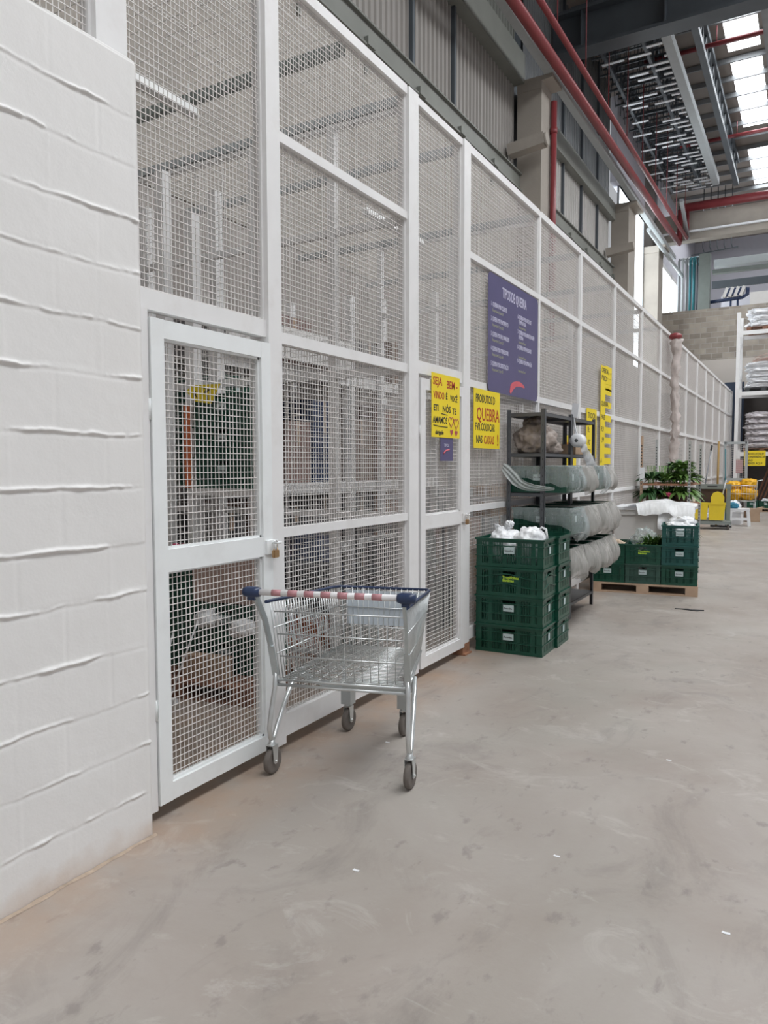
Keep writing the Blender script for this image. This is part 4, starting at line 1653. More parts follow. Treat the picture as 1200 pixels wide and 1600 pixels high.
# white bags in the top crate
zc = 3 * 0.239 + 0.012
for k, (dx, dy, rx, ry, rz_, lab) in enumerate(((-0.09, -0.005, 0.15, 0.15, 0.148, 'knotted white plastic bag standing in the top green crate'),
                                                (0.12, 0.0, 0.145, 0.15, 0.158, 'large white plastic bag filling the right of the top green crate'))):
    t = thing('plastic_bag', lab, 'bag', (SX + dx, SY + dy, zc))
    bm = BM()
    blob(bm, (0, 0, rz_ + 0.0), (rx, ry, rz_), 0.16, 2.2, 3 + k, 5)
    for v in bm.verts:
        v.co.z = max(v.co.z, 0.002)
    mesh_obj('bag_body', bm, 'bag', t)
    bm = BM()
    if k == 0:
        blob(bm, (0.03, 0, 2 * rz_ + 0.035), (0.035, 0.03, 0.03), 0.5, 2.5, 8, 4)
        tube(bm, [(0.02, 0, 2 * rz_ - 0.02), (0.028, 0, 2 * rz_ + 0.02)], 0.012, 8)
    else:
        tube(bm, [(0.06, 0, 0.26), (0.10, 0, 0.315), (0.14, -0.01, 0.30), (0.155, -0.02, 0.22)], 0.010, 8)
    mesh_obj('knot', bm, 'bag', t)
t = thing('plastic_bag', 'small white bag with upright looped handle at the back of the top green crate', 'bag', (SX - 0.20, SY + 0.03, zc))
bm = BM()
blob(bm, (0, 0, 0.10), (0.06, 0.12, 0.10), 0.2, 2.4, 12, 4)
for v in bm.verts:
    v.co.z = max(v.co.z, 0.002)
mesh_obj('bag_body', bm, 'bag', t)
bm = BM()
for q in (0, 1):
    pts = [(0.04 + 0.02 * q, 0.03, 0.17), (0.005 + 0.01 * q, 0.03, 0.26), (-0.005 + 0.02 * q, 0.03, 0.315), (0.03, 0.03, 0.30), (0.06, 0.03, 0.24), (0.075, 0.03, 0.18)]
    tube(bm, pts, [0.010, 0.012, 0.014, 0.012, 0.012, 0.010], 8)
mesh_obj('loop', bm, 'bag', t)

# ================================================================ SHELVING RACK
RY = [6.50, 7.38, 8.30]
RX0, RX1 = -2.425, -2.07
t = thing('shelving_rack', 'grey steel shelving rack against the mesh fence, loaded with lined crates', 'shelving', (RX0, RY[0], 0))
for yy in RY:
    for xx in (RX0, RX1):
        bm = BM()
        dx = xx - RX0
        dy = yy - RY[0]
        s = 1 if xx == RX0 else -1
        e = 1 if yy == RY[0] else -1
        w = 0.038
        box(bm, dx, dy, 0.0, dx + s * w, dy + e * 0.003, 2.06)
        x0, x1 = sorted((dx, dx + s * 0.003))
        y0, y1 = sorted((dy, dy + e * w))
        box(bm, x0, y0, 0.0, x1, y1, 2.06)
        if yy == RY[1]:
            box(bm, dx, dy + 0.004, 0.0, dx + s * w, dy + 0.007, 2.06)
            box(bm, x0, dy, 0.0, x1, dy + w, 2.06)
        for k in range(26):
            zz = 0.08 + k * 0.076
            box(bm, dx + s * 0.015, dy - e * 0.0008 if e > 0 else dy, zz, dx + s * 0.022, dy + 0.001, zz + 0.02, 1)
        mesh_obj('upright', bm, ['shelf', 'shelfdark'], t)
for zz in (2.03, 1.665, 1.305, 0.925, 0.565, 0.16):
    for a, b_ in ((0.004, RY[1] - RY[0] - 0.004), (RY[1] - RY[0] + 0.004, RY[2] - RY[0] - 0.004)):
        bm = BM()
        D = RX1 - RX0
        box(bm, 0.004, a, zz - 0.003, D - 0.004, b_, zz)
        box(bm, 0.004, a, zz - 0.032, D - 0.004, a + 0.003, zz)
        box(bm, 0.004, b_ - 0.003, zz - 0.032, D - 0.004, b_, zz)
        box(bm, 0.004, a, zz - 0.032, 0.007, b_, zz)
        box(bm, D - 0.007, a, zz - 0.032, D - 0.004, b_, zz)
        mesh_obj('shelf_board', bm, 'shelf', t)

# crates with plastic liners on three levels
LW, LD = 0.52, 0.40
crate_s = make_crate('plain', 'crate', 'x', LW, LD)
level_names = {1.305: 'upper', 0.925: 'middle', 0.565: 'lowest'}
pos_names = ['nearest', 'second', 'third', 'farthest']


def liner(seed, w, d, h, front_drop, side_drop, droopy=0.0):
    """thin bag folded outward over the crate rim: an inner lip, a rim and a hanging pleated skirt"""
    bm = BM()
    ph = seed * 1.37
    per = []
    nf, ns = 44, 40
    for i in range(nf):
        per.append((-w / 2 + w * i / (nf - 1), -d / 2, 'f', i / (nf - 1)))
    for i in range(1, ns):
        per.append((w / 2, -d / 2 + d * i / (ns - 1), 's', i / (ns - 1)))
    rows = 16
    grid_ = []
    for i, (x, y_, k, q) in enumerate(per):
        nx, ny = (0, -1) if k == 'f' else (1, 0)
        if (k == 'f' and q > 0.97) or (k == 's' and q < 0.04):
            nx, ny = 0.7, -0.7
        if k == 'f':
            drop = front_drop * (0.55 + 0.5 * q) * (0.9 + 0.3 * noise.noise(Vector((i * 0.10, ph, 0))))
        else:
            drop = side_drop * (0.93 + 0.16 * sin(pi * q) + 0.22 * noise.noise(Vector((i * 0.09, ph, 0))))
        # sharp vertical pleats that fan out below the rim
        pl = 1 - abs(noise.noise(Vector((i * 0.30, ph, 2)))) * 2.6
        pl2 = 1 - abs(noise.noise(Vector((i * 0.11, ph, 6)))) * 2.2
        belly = sin(pi * q) ** 0.6 if k == 's' else 0.3
        col = []
        for j in range(rows + 1):
            t_ = j / rows
            out = 0.010 + (0.070 * belly if k == 's' else 0.008) * sin(min(1.0, t_ * 1.02) * pi * 0.80)
            slope = noise.noise(Vector((i * 0.22 + t_ * 1.6, ph, 4 + t_ * 0.8)))
            out += (0.020 * pl + 0.026 * pl2 + 0.014 * slope) * (0.10 + 0.9 * t_ ** 0.7) * (1.0 if k == 's' else 0.28)
            if t_ > 0.86:
                out -= (t_ - 0.86) * 0.28 * (1 if k == 's' else 0.05)
            out = max(out, 0.013)
            tang = 0.010 * noise.noise(Vector((i * 0.2, j * 0.2, ph + 9))) * t_
            zz_ = h + 0.006 - drop * t_
            if k == 's':
                zz_ -= 0.012 * noise.noise(Vector((i * 0.5, ph, 8))) * t_
            col.append(bm.verts.new((x + nx * out + abs(ny) * tang, y_ + ny * out + abs(nx) * tang, zz_)))
        inner = bm.verts.new((x - nx * 0.010, y_ - ny * 0.010, h - 0.03))
        rim = bm.verts.new((x - nx * 0.002, y_ - ny * 0.002, h + 0.009))
        grid_.append([inner, rim] + col)
    for i in range(len(grid_) - 1):
        for j in range(len(grid_[0]) - 1):
            f = bm.faces.new((grid_[i][j], grid_[i + 1][j], grid_[i + 1][j + 1], grid_[i][j + 1]))
            f.smooth = True
    return bm


seed = 0
for zz in (1.305, 0.925, 0.565):
    for k in range(4):
        seed += 1
        yy = RY[0] + 0.235 + k * 0.425
        xx = -2.40 + LW / 2 + (0.03 if zz < 1 else 0.0) + 0.01 * ((k * 7) % 3)
        lab = '%s plastic lined green crate on the %s crate shelf of the rack' % (pos_names[k], level_names[zz])
        put(crate_s, (xx, yy, zz + 0.001), 0.0, lab, 'lined crates on the shelving rack')
        t = thing('plastic_liner', 'clear plastic liner hanging over the %s crate on the %s crate shelf' % (pos_names[k], level_names[zz]),
                  'plastic bag', (xx, yy, zz + 0.001), 0, 'plastic liners on the shelving rack')
        mesh_obj('sheet', liner(seed, LW + 0.02, LD + (0.0 if k else 0.01), 0.238, 0.20 if k == 0 else 0.10, 0.27 if zz < 1.2 else 0.24),
                 'film' if (k in (0, ) and zz > 0.6) or (k == 2 and zz > 1) else 'film2', t, recalc=False)

# white twisted film on the nearest upper crate: one gathered sheet with folds
bm = BM()
path = [(-2.455, 1.545, 0.035), (-2.40, 1.50, 0.055), (-2.34, 1.44, 0.060), (-2.29, 1.395, 0.045), (-2.23, 1.365, 0.036), (-2.16, 1.352, 0.030),
        (-2.07, 1.345, 0.022), (-1.97, 1.342, 0.012)]
rows = []
for i in range(50):
    u_ = i / 49 * (len(path) - 1)
    k = min(int(u_), len(path) - 2)
    f_ = u_ - k
    cx, cz, hw = [path[k][q] * (1 - f_) + path[k + 1][q] * f_ for q in range(3)]
    row = []
    for j in range(17):
        v_ = j / 16 * 2 - 1
        fold = 0.008 * sin(v_ * 9 + i * 0.10) + 0.007 * noise.noise(Vector((v_ * 4, i * 0.08, 3)))
        row.append(bm.verts.new((cx + 0.3 * hw * v_, 6.487 + fold - 0.012, cz + hw * v_ + 0.005 * noise.noise(Vector((v_ * 2, i * 0.15, 7))))))
    rows.append(row)
for i in range(49):
    for j in range(16):
        bm.faces.new((rows[i][j], rows[i + 1][j], rows[i + 1][j + 1], rows[i][j + 1])).smooth = True
tag(mesh_obj('twisted_film', bm, 'film3'), 'twisted clear film stretched across the nearest upper lined crate', 'plastic film')

# brown dusty sack on the top shelf
t = thing('brown_sack', 'brown dusty plastic sack slumped on the top shelf of the rack', 'sack', (-2.24, 6.76, 1.667))
bm = BM()
blob(bm, (0, 0, 0.12), (0.17, 0.20, 0.16), 0.22, 1.8, 21, 5, power=0.85)
blob(bm, (-0.02, 0.02, 0.27), (0.10, 0.12, 0.07), 0.3, 2.5, 5, 4)
for v in bm.verts:
    v.co.z = max(v.co.z, 0.001)
mesh_obj('sack_body', bm, 'sack', t)
bm = BM()
blob(bm, (0, 0, 0.05), (0.13, 0.13, 0.07), 0.2, 2, 31, 4, flat=0.001)
tag(mesh_obj('folded_bag', bm, 'sack', None, (-2.25, 7.2, 1.668)), 'small brown folded bag on the top shelf beyond the sack', 'bag')
bm = BM()
box(bm, -0.16, -0.20, 0, 0.16, 0.16, 0.10)
tag(mesh_obj('cardboard_tray', bm, 'carton', None, (-2.24, 7.75, 1.668)), 'low brown cardboard tray at the far end of the top shelf', 'tray')

# plastic bag roll hanging from the rack
t = thing('bag_roll', 'white roll of plastic bags hanging from a strip on the shelving rack', 'roll', (-2.02, 7.42, 1.80))
bm = BM()
lathe(bm, [(0.018, -0.07), (0.066, -0.07), (0.068, -0.06), (0.068, 0.06), (0.066, 0.07), (0.018, 0.07)], (0, 0, 0), 'y', 26)
mesh_obj('roll', bm, 'whiteplastic', t)
bm = BM()
lathe(bm, [(0.0, -0.071), (0.0175, -0.071), (0.0175, 0.071), (0.0, 0.071)], (0, 0, 0), 'y', 14)
mesh_obj('core', bm, 'shelfdark', t)
bm = BM()
tube(bm, [(0.0, 0, 0.0), (-0.03, 0, 0.13), (-0.045, -0.01, 0.26)], 0.007, 6)
tube(bm, [(-0.02, 0.03, 0.0), (-0.05, 0.02, 0.13), (-0.05, 0.0, 0.26)], 0.005, 6)
obox(bm, (-0.03, -0.01, 0.30), (0.065, 0.03, 0.14), (0.05, 0.12, 0))
mesh_obj('hanging_strip', bm, 'whiteplastic', t)
bm = BM()
g0 = None
for i in range(12):
    t_ = i / 11
    cx = 0.05 + 0.10 * t_
    cz = -0.05 - 0.22 * t_
    w = 0.03 + 0.02 * t_
    a = bm.verts.new((cx - w, -0.02 + 0.02 * sin(i * 1.7), cz))
    m_ = bm.verts.new((cx, -0.03 - 0.015 * cos(i * 1.3), cz + 0.01))
    b_ = bm.verts.new((cx + w, -0.02 + 0.02 * cos(i * 1.1), cz + 0.015))
    if g0:
        for f in ((g0[0], g0[1], m_, a), (g0[1], g0[2], b_, m_)):
            bm.faces.new(f).smooth = True
    g0 = (a, m_, b_)
mesh_obj('loose_end', bm, 'bag', t)

# ================================================================ PALLET WITH PRODUCE CRATES
PC, PR = Vector((-1.80, 9.86, 0)), 0.13


def pal(p, c=None, r=None):
    c = c or PC
    r = PR if r is None else r
    return (c.x + p[0] * cos(r) - p[1] * sin(r), c.y + p[0] * sin(r) + p[1] * cos(r), p[2] if len(p) > 2 else 0)


def make_pallet(loc, rz, lab, m='wood', w=1.24, d=1.2, name='wooden_pallet'):
    t = thing(name, lab, 'pallet', loc, rz)
    for k in range(3):
        xx = (-w / 2, -0.07, w / 2 - 0.14)[k]
        for yy in (-d / 2, -0.07, d / 2 - 0.14):
            bm = BM()
            box(bm, xx, yy, 0.018, xx + 0.14, yy + 0.14, 0.10)
            mesh_obj('block', bm, m, t)
    for yy in (-d / 2, -0.05, d / 2 - 0.10):
        bm = BM()
        box(bm, -w / 2, yy, 0, w / 2, yy + 0.10, 0.018)
        mesh_obj('bottom_board', bm, m, t)
    n = 7
    for k in range(n):
        bm = BM()
        yy = -d / 2 + (d - 0.11) * k / (n - 1)
        box(bm, -w / 2, yy, 0.10, w / 2, yy + 0.11, 0.122)
        mesh_obj('deck_board', bm, m, t)
    return t


make_pallet((PC.x, PC.y, 0), PR, 'wooden pallet carrying green produce crates beyond the shelving rack')
ZP = 0.1225
Gp = 'produce crates on the pallet'
for src, p, lab in ((crate_f, (-0.41, -0.30, ZP), 'lower left green crate at the front of the pallet'),
                    (crate_f, (-0.41, -0.30, ZP + 0.239), 'upper left green crate on the pallet, filled with pale vegetables'),
                    (crate_e, (0.0, -0.31, ZP), 'dusty green crate in the middle of the pallet front'),
                    (crate_d, (0.0, -0.31, ZP + 0.239), 'green crate with lime lettering holding bagged greens on the pallet'),
                    (crate_f, (0.41, -0.30, ZP), 'bottom green crate of the tallest pallet stack'),
                    (crate_c, (0.41, -0.305, ZP + 0.239), 'teal green middle crate of the tallest pallet stack'),
                    (crate_c, (0.41, -0.30, ZP + 0.478), 'top crate of the tallest pallet stack, full of white plastic'),
                    (crate_f, (0.42, 0.30, ZP), 'lower crate at the rear right corner of the pallet'),
                    (crate_f, (0.42, 0.30, ZP + 0.239), 'upper crate at the rear right corner of the pallet with vegetables')):
    x, y, z = pal(p)
    o = put(src, (x, y, p[2]), PR, lab, Gp)


def leafy(bm, c, n, r0, L_, seed, spread=1.0, w=0.02, droop=0.6, zmin=None):
    rnd = random.Random(seed)
    for i in range(n):
        a = rnd.uniform(0, 2 * pi)
        rr = r0 * math.sqrt(rnd.random())
        p = Vector((c[0] + rr * cos(a), c[1] + rr * sin(a), c[2]))
        el = rnd.uniform(0.25, 1.3)
        a2 = a + rnd.uniform(-0.7, 0.7)
        d = Vector((cos(a2) * cos(el) * spread, sin(a2) * cos(el) * spread, sin(el)))
        l = L_ * rnd.uniform(0.6, 1.1)
        side = d.cross(Vector((0, 0, 1))).normalized()
        prev = None
        segs = 5
        for j in range(segs + 1):
            t_ = j / segs
            q = p + d * l * t_ - Vector((0, 0, droop * l * t_ * t_))
            if zmin is not None:
                q.z = max(q.z, zmin)
            ww = w * sin(pi * min(1, 0.12 + t_ * 0.88)) * 1.0 + 0.0008
            cur = (bm.verts.new(q - side * ww), bm.verts.new(q - Vector((0, 0, ww * 0.35))), bm.verts.new(q + side * ww))
            if prev:
                bm.faces.new((prev[0], prev[1], cur[1], cur[0])).smooth = True
                bm.faces.new((prev[1], prev[2], cur[2], cur[1])).smooth = True
            prev = cur


x, y, z = pal((0.05, -0.33))
t = thing('bagged_greens', 'bundle of green leaves half wrapped in clear plastic, in the lime lettered crate', 'vegetables', (x, y, ZP + 0.26))
bm = BM()
leafy(bm, (0.05, 0.0, 0.20), 300, 0.10, 0.20, 5, 0.9, 0.012, 0.35, 0.0)
mesh_obj('leaves', bm, 'leaf2', t)
bm = BM()
blob(bm, (-0.06, 0.05, 0.22), (0.15, 0.15, 0.17), 0.3, 2.6, 7, 5)
mesh_obj('wrapper', bm, 'film', t)
x, y, z = pal((-0.42, -0.30))
for k in range(9):
    bm = BM()
    rnd = random.Random(k)
    blob(bm, (rnd.uniform(-0.13, 0.13), rnd.uniform(-0.18, 0.2), 0.17 + rnd.uniform(0, 0.07)), (0.055, 0.05, 0.045), 0.3, 2, k, 3)
    tag(mesh_obj('root_vegetable', bm, mat('pale_root', (0.62, 0.48, 0.36), 0.7, var=0.2) if k == 0 else bpy.data.materials['pale_root'], None, (x, y, ZP + 0.239)),
        'pale root vegetable heaped in the left crate of the pallet', 'vegetable', 'pale root vegetables in the left pallet crate')
x, y, z = pal((0.41, -0.30))
t = thing('white_plastic_wrap', 'crumpled white plastic spilling from the top crate of the tallest stack', 'plastic wrap', (x, y, ZP + 0.478))
bm = BM()
blob(bm, (0, 0, 0.15), (0.17, 0.24, 0.12), 0.25, 2.2, 41, 5, power=0.8)
blob(bm, (0.0, 0.13, 0.25), (0.15, 0.14, 0.07), 0.4, 2.4, 45, 4)
mesh_obj('sheet', bm, 'bag', t)
x, y, z = pal((0.42, 0.30))
t = thing('turnip_pile', 'small heap of pale and green vegetables in the rear right crate', 'vegetables', (x, y, ZP + 0.239))
bm = BM()
for k in range(7):
    rnd = random.Random(60 + k)
    blob(bm, (rnd.uniform(-0.13, 0.13), rnd.uniform(-0.2, 0.2), 0.20 + rnd.uniform(0, 0.06)), (0.05, 0.05, 0.05), 0.25, 2, k, 3)
mesh_obj('roots', bm, 'carton2', t)
bm = BM()
leafy(bm, (0.08, -0.12, 0.2), 24, 0.08, 0.15, 9, 1.0, 0.02)
mesh_obj('leaves', bm, 'leaf2', t)

# white insulated bin with white sheets on top
t = thing('insulated_bin', 'big white insulated bin standing behind the produce pallet', 'bin', (-1.93, 11.15, 0), 0.03)
bm = BM()
prism(bm, [(-0.46, 0.10), (0.46, 0.10), (0.49, 0.90), (-0.49, 0.90)], 'y', -0.40, 0.40)
box(bm, -0.51, -0.43, 0.86, 0.51, 0.43, 0.93)
mesh_obj('shell', bm, 'offwhite', t)
bm = BM()
for xx in (-0.45, 0.33):
    for yy in (-0.38, 0.26):
        box(bm, xx, yy, 0.0, xx + 0.12, yy + 0.12, 0.101)
mesh_obj('feet', bm, 'offwhite', t)
t = thing('foam_sheet', 'white foam sheet lying across the insulated bin', 'foam sheet', (-1.90, 11.12, 0.931), 0.05)
bm = BM()
box(bm, -0.53, -0.42, 0, 0.53, 0.40, 0.04)
mesh_obj('sheet', bm, 'whiteplastic', t)
t = thing('plastic_sheet', 'crumpled white plastic sheet spread over the insulated bin', 'plastic sheet', (-1.80, 11.10, 0.972), 0.05)
bm = BM()
g = []
for i in range(31):
    row = []
    for j in range(21):
        x = -0.45 + 0.90 * i / 30
        y = -0.46 + 0.86 * j / 20
        zz = 0.008 + 0.05 * max(0, noise.noise(Vector((x * 4, y * 4, 2)))) + 0.06 * max(0, 1 - abs(x) * 2.0)
        if y < -0.42 and x > -0.3:
            zz -= 0.16 + 0.08 * noise.noise(Vector((x * 6, 0, 4)))
        row.append(bm.verts.new((x, y, zz)))
    g.append(row)
for i in range(30):
    for j in range(20):
        bm.faces.new((g[i][j], g[i + 1][j], g[i + 1][j + 1], g[i][j + 1])).smooth = True
mesh_obj('sheet', bm, 'bag', t)
t = thing('plastic_sheet', 'white plastic hanging off the right end of the insulated bin', 'plastic sheet', (-1.50, 10.78, 0.5), 0.05)
bm = BM()
g = []
for i in range(21):
    row = []
    for j in range(21):
        x = -0.30 + 0.36 * i / 20
        zz = 0.48 - 0.42 * j / 20 * (0.7 + 0.3 * i / 20)
        y = -0.06 + 0.05 * noise.noise(Vector((x * 7, zz * 6, 2))) - 0.05 * j / 20
        row.append(bm.verts.new((x, y, zz)))
    g.append(row)
for i in range(20):
    for j in range(20):
        bm.faces.new((g[i][j], g[i + 1][j], g[i + 1][j + 1], g[i][j + 1])).smooth = True
mesh_obj('sheet', bm, 'bag', t)

# ================================================================ PLANT TROLLEY
TX0, TX1, TY0, TY1 = -2.33, -1.62, 12.3, 13.6
t = thing('plant_trolley', 'rusty perforated post trolley full of potted plants', 'trolley', (TX0, TY0, 0))
tw, td = TX1 - TX0, TY1 - TY0
for xx, yy, hh in ((0, 0, 2.02), (tw, 0, 1.93), (0, td, 2.0), (tw, td, 1.9)):
    bm = BM()
    bar(bm, (xx, yy, 0.10), (xx, yy, hh), 0.035)
    for k in range(34):
        zz = 0.2 + k * 0.05
        if zz < hh - 0.05:
            box(bm, xx - 0.008, yy - 0.0195, zz, xx + 0.008, yy - 0.0172, zz + 0.022, 1)
    mesh_obj('post', bm, ['wood' if (xx, yy) == (0, 0) else 'galv', 'shelfdark'], t)
for zz in (0.16, 0.92, 1.25):
    bm = BM()
    for a, b_ in (((0, 0), (tw, 0)), ((tw, 0), (tw, td)), ((tw, td), (0, td)), ((0, td), (0, 0))):
        bar(bm, (a[0], a[1], zz), (b_[0], b_[1], zz), 0.03)
    if zz < 1:
        box(bm, 0.02, 0.02, zz - 0.005, tw - 0.02, td - 0.02, zz + 0.005)
    mesh_obj('tray', bm, 'rust' if zz > 0.5 else 'galv', t)
for xx in (0.0, tw):
    for yy in (0.0, td):
        bm = BM()
        lathe(bm, [(0.0, -0.015), (0.05, -0.015), (0.05, 0.015), (0.0, 0.015)], (xx, yy, 0.05), 'x', 16)
        mesh_obj('wheel', bm, 'rubber', t)
bm = BM()
box(bm, -0.025, -0.024, 1.30, 0.05, -0.021, 1.52)
mesh_obj('tag', bm, 'whiteplastic', t)

plants = [((0.12, 0.16), 'leaf', 130, 0.50, 0.035, 'dark leafy potted plant at the left front of the trolley'),
          ((0.36, 0.18), 'leaf2', 60, 0.38, 0.045, 'lighter green potted plant in the middle front of the trolley'),
          ((0.58, 0.20), 'leaf2', 120, 0.62, 0.04, 'tall bright green plant at the right front of the trolley'),
          ((0.22, 0.60), 'leaf', 130, 0.55, 0.03, 'dark leafy plant in the second row of the trolley, left'),
          ((0.52, 0.60), 'leaf', 120, 0.6, 0.03, 'dark leafy plant in the second row of the trolley, right'),
          ((0.35, 1.0), 'leaf', 120, 0.55, 0.035, 'dark leafy plant at the rear of the trolley')]
for k, ((x, y), m, n, L_, w, lab) in enumerate(plants):
    t = thing('potted_plant', lab, 'plant', (TX0 + x, TY0 + y, 0.926), 0, 'plants on the trolley')
    bm = BM()
    lathe(bm, [(0.0, 0.0), (0.065, 0.0), (0.09, 0.15), (0.095, 0.16), (0.08, 0.155), (0.0, 0.14)], (0, 0, 0), 'z', 16)
    mesh_obj('pot', bm, 'terracotta', t)
    bm = BM()
    for q in range(7):
        a = q * 0.9
        tube(bm, [(0.02 * cos(a), 0.02 * sin(a), 0.13), (0.04 * cos(a), 0.04 * sin(a), 0.35), (0.06 * cos(a), 0.06 * sin(a), 0.62)], 0.005, 5)
    mesh_obj('stems', bm, 'leaf2', t)
    bm = BM()
    leafy(bm, (0, 0, 0.18), n // 2, 0.08, L_ * 0.6, k, 1.1, w, 0.8, 0.03)
    leafy(bm, (0, 0, 0.42), n // 2, 0.10, L_ * 0.55, k + 20, 1.0, w, 0.6)
    if k in (2, 4, 5):
        leafy(bm, (0, 0, 0.58), n // 2, 0.06, L_ * 0.5, k + 40, 0.8, w, 0.5)
    mesh_obj('foliage', bm, m, t)
for k, (x, y, m, lab) in enumerate(((0.15, 0.2, 'leaf', 'low dark plant on the bottom tray of the trolley, left'), (0.55, 0.25, 'leaf', 'low dark plant on the bottom tray of the trolley, right'))):
    t = thing('potted_plant', lab, 'plant', (TX0 + x, TY0 + y, 0.168))
    bm = BM()
    lathe(bm, [(0.0, 0.0), (0.09, 0.0), (0.12, 0.22), (0.0, 0.20)], (0, 0, 0), 'z', 16)
    mesh_obj('pot', bm, 'terracotta', t)
    bm = BM()
    leafy(bm, (0, 0, 0.25), 60, 0.1, 0.35, k + 70, 1.0, 0.025, 0.7, 0.05)
    mesh_obj('foliage', bm, m, t)
bm = BM()
for q in range(14):
    a = q * 2.4
    obox(bm, (0.02 * cos(a), 0.02 * sin(a), 0.02 + 0.004 * q), (0.05, 0.035, 0.006), (0.5 * sin(a), 0.5 * cos(a), a))
tube(bm, [(0, 0, -0.12), (0, 0, 0.03)], 0.004, 5)
tag(mesh_obj('pink_flower', bm, 'pinkflower', None, (TX0 + 0.42, TY0 - 0.02, 1.045)), 'pink flower among the plants of the trolley', 'flower')

# tall pipe wrapped in pale plastic with a red head
t = thing('wrapped_pipe', 'tall pipe wrapped in pale crumpled plastic with a red top, against the fence', 'pipe', (-2.30, 15.3, 0))
bm = BM()
for j in range(60):
    pass
prof_pts = [(0.012 * sin(j * 0.23), 0.012 * cos(j * 0.31), 0.0 + j * 0.066) for j in range(61)]
tube(bm, prof_pts, [0.072 + 0.020 * noise.noise(Vector((j * 0.8, 0, 3))) + (0.03 if j > 56 else 0) for j in range(61)], 16)
for v in bm.verts:
    v.co += v.co.normalized() * 0 + Vector((0.06 * noise.noise(v.co * 13), 0.06 * noise.noise(v.co * 13 + Vector((5, 0, 0))), 0))
mesh_obj('wrapping', bm, mat('pale_wrapping', (0.56, 0.49, 0.46), 0.55, var=0.12, scale=9, bump=0.5, bscale=15), t)
bm = BM()
blob(bm, (-0.02, 0, 4.02), (0.12, 0.12, 0.07), 0.1, 2, 4, 3)
mesh_obj('red_head', bm, 'redpipe', t)

# ================================================================ JANITOR CART
JC, JR = Vector((-2.06, 19.75, 0)), 0.12
t = thing('janitor_cart', 'grey cleaning cart with a yellow mop bucket on its deck', 'cleaning cart', JC, JR)
bm = BM()
box(bm, -0.42, -0.28, 0.12, 0.42, 0.32, 0.20)
box(bm, -0.42, -0.28, 0.20, -0.38, 0.32, 0.24)
mesh_obj('deck', bm, 'greyplastic', t)
bm = BM()
for xx in (-0.36, 0.36):
    box(bm, xx - 0.045, 0.05, 0.20, xx + 0.045, 0.15, 1.04)
box(bm, -0.40, 0.04, 0.97, 0.42, 0.16, 1.09)
mesh_obj('frame', bm, 'greyplastic', t)
bm = BM()
box(bm, -0.30, 0.10, 0.5, 0.30, 0.14, 0.97)
mesh_obj('bag_panel', bm, mat('dark_brown_cloth', (0.07, 0.045, 0.04), 0.8), t)
bm = BM()
box(bm, -0.12, 0.035, 1.02, 0.10, 0.041, 1.05)
mesh_obj('grip_slot', bm, 'shelfdark', t)
for xx in (-0.34, 0.36):
    for yy in (-0.22, 0.24):
        bm = BM()
        lathe(bm, [(0.0, -0.02), (0.055, -0.02), (0.06, 0), (0.055, 0.02), (0.0, 0.02)], (xx, yy, 0.06), 'x', 16)
        mesh_obj('wheel', bm, 'rubber', t)
t = thing('mop_bucket', 'yellow two-part mop bucket with wringer standing on the cleaning cart', 'bucket', (JC.x - 0.06, JC.y - 0.10, 0.201), JR)
bm = BM()
prism(bm, [(-0.30, 0.03), (-0.06, 0.03), (-0.02, 0.42), (-0.42, 0.42)], 'y', -0.15, 0.10)
prism(bm, [(0.0, 0.02), (0.32, 0.02), (0.36, 0.42), (-0.01, 0.42)], 'y', -0.15, 0.10)
box(bm, -0.43, -0.16, 0.40, 0.37, 0.11, 0.44)
mesh_obj('tub', bm, 'yellowplastic', t)
bm = BM()
prism(bm, [(0.04, 0.40), (0.32, 0.40), (0.33, 0.58), (0.28, 0.68), (0.18, 0.72), (0.08, 0.68), (0.03, 0.58)], 'y', -0.17, -0.11)
mesh_obj('wringer', bm, 'yellowplastic', t)
bm = BM()
tube(bm, [(0.28, -0.10, 0.60), (0.36, -0.10, 1.0)], 0.012, 8)
mesh_obj('wringer_handle', bm, 'whiteplastic', t)
for (a, b_, r, m, name, lab) in (((-2.38, 20.1, 0.25), (-2.16, 20.3, 2.05), 0.016, 'greypole', 'mop', 'grey handled mop leaning behind the cleaning cart'),
                                 ((-2.02, 20.32, 0.0), (-2.0, 20.3, 2.15), 0.026, 'pole', 'broom', 'brown handled broom standing behind the cleaning cart'),
                                 ((-1.80, 20.25, 0.0), (-1.84, 20.2, 1.95), 0.014, 'bluepipe', 'squeegee', 'teal handled squeegee standing right of the broom')):
    t = thing(name, lab, name, a)
    d = Vector(b_) - Vector(a)
    bm = BM()
    tube(bm, [(0, 0, 0.03), d], r, 8)
    mesh_obj('handle', bm, m, t)
    bm = BM()
    if name == 'mop':
        tube(bm, [d * 0.93, d * 1.0], r * 1.5, 8)
        mesh_obj('grip', bm, 'shelfdark', t)
        bm = BM()
        blob(bm, (0, 0, 0.05), (0.10, 0.07, 0.06), 0.3, 3, 2, 3)
        mesh_obj('mop_head', bm, 'sack', t)
    else:
        box(bm, -0.14, -0.02, 0.0, 0.14, 0.02, 0.05)
        mesh_obj('head', bm, 'shelfdark', t)

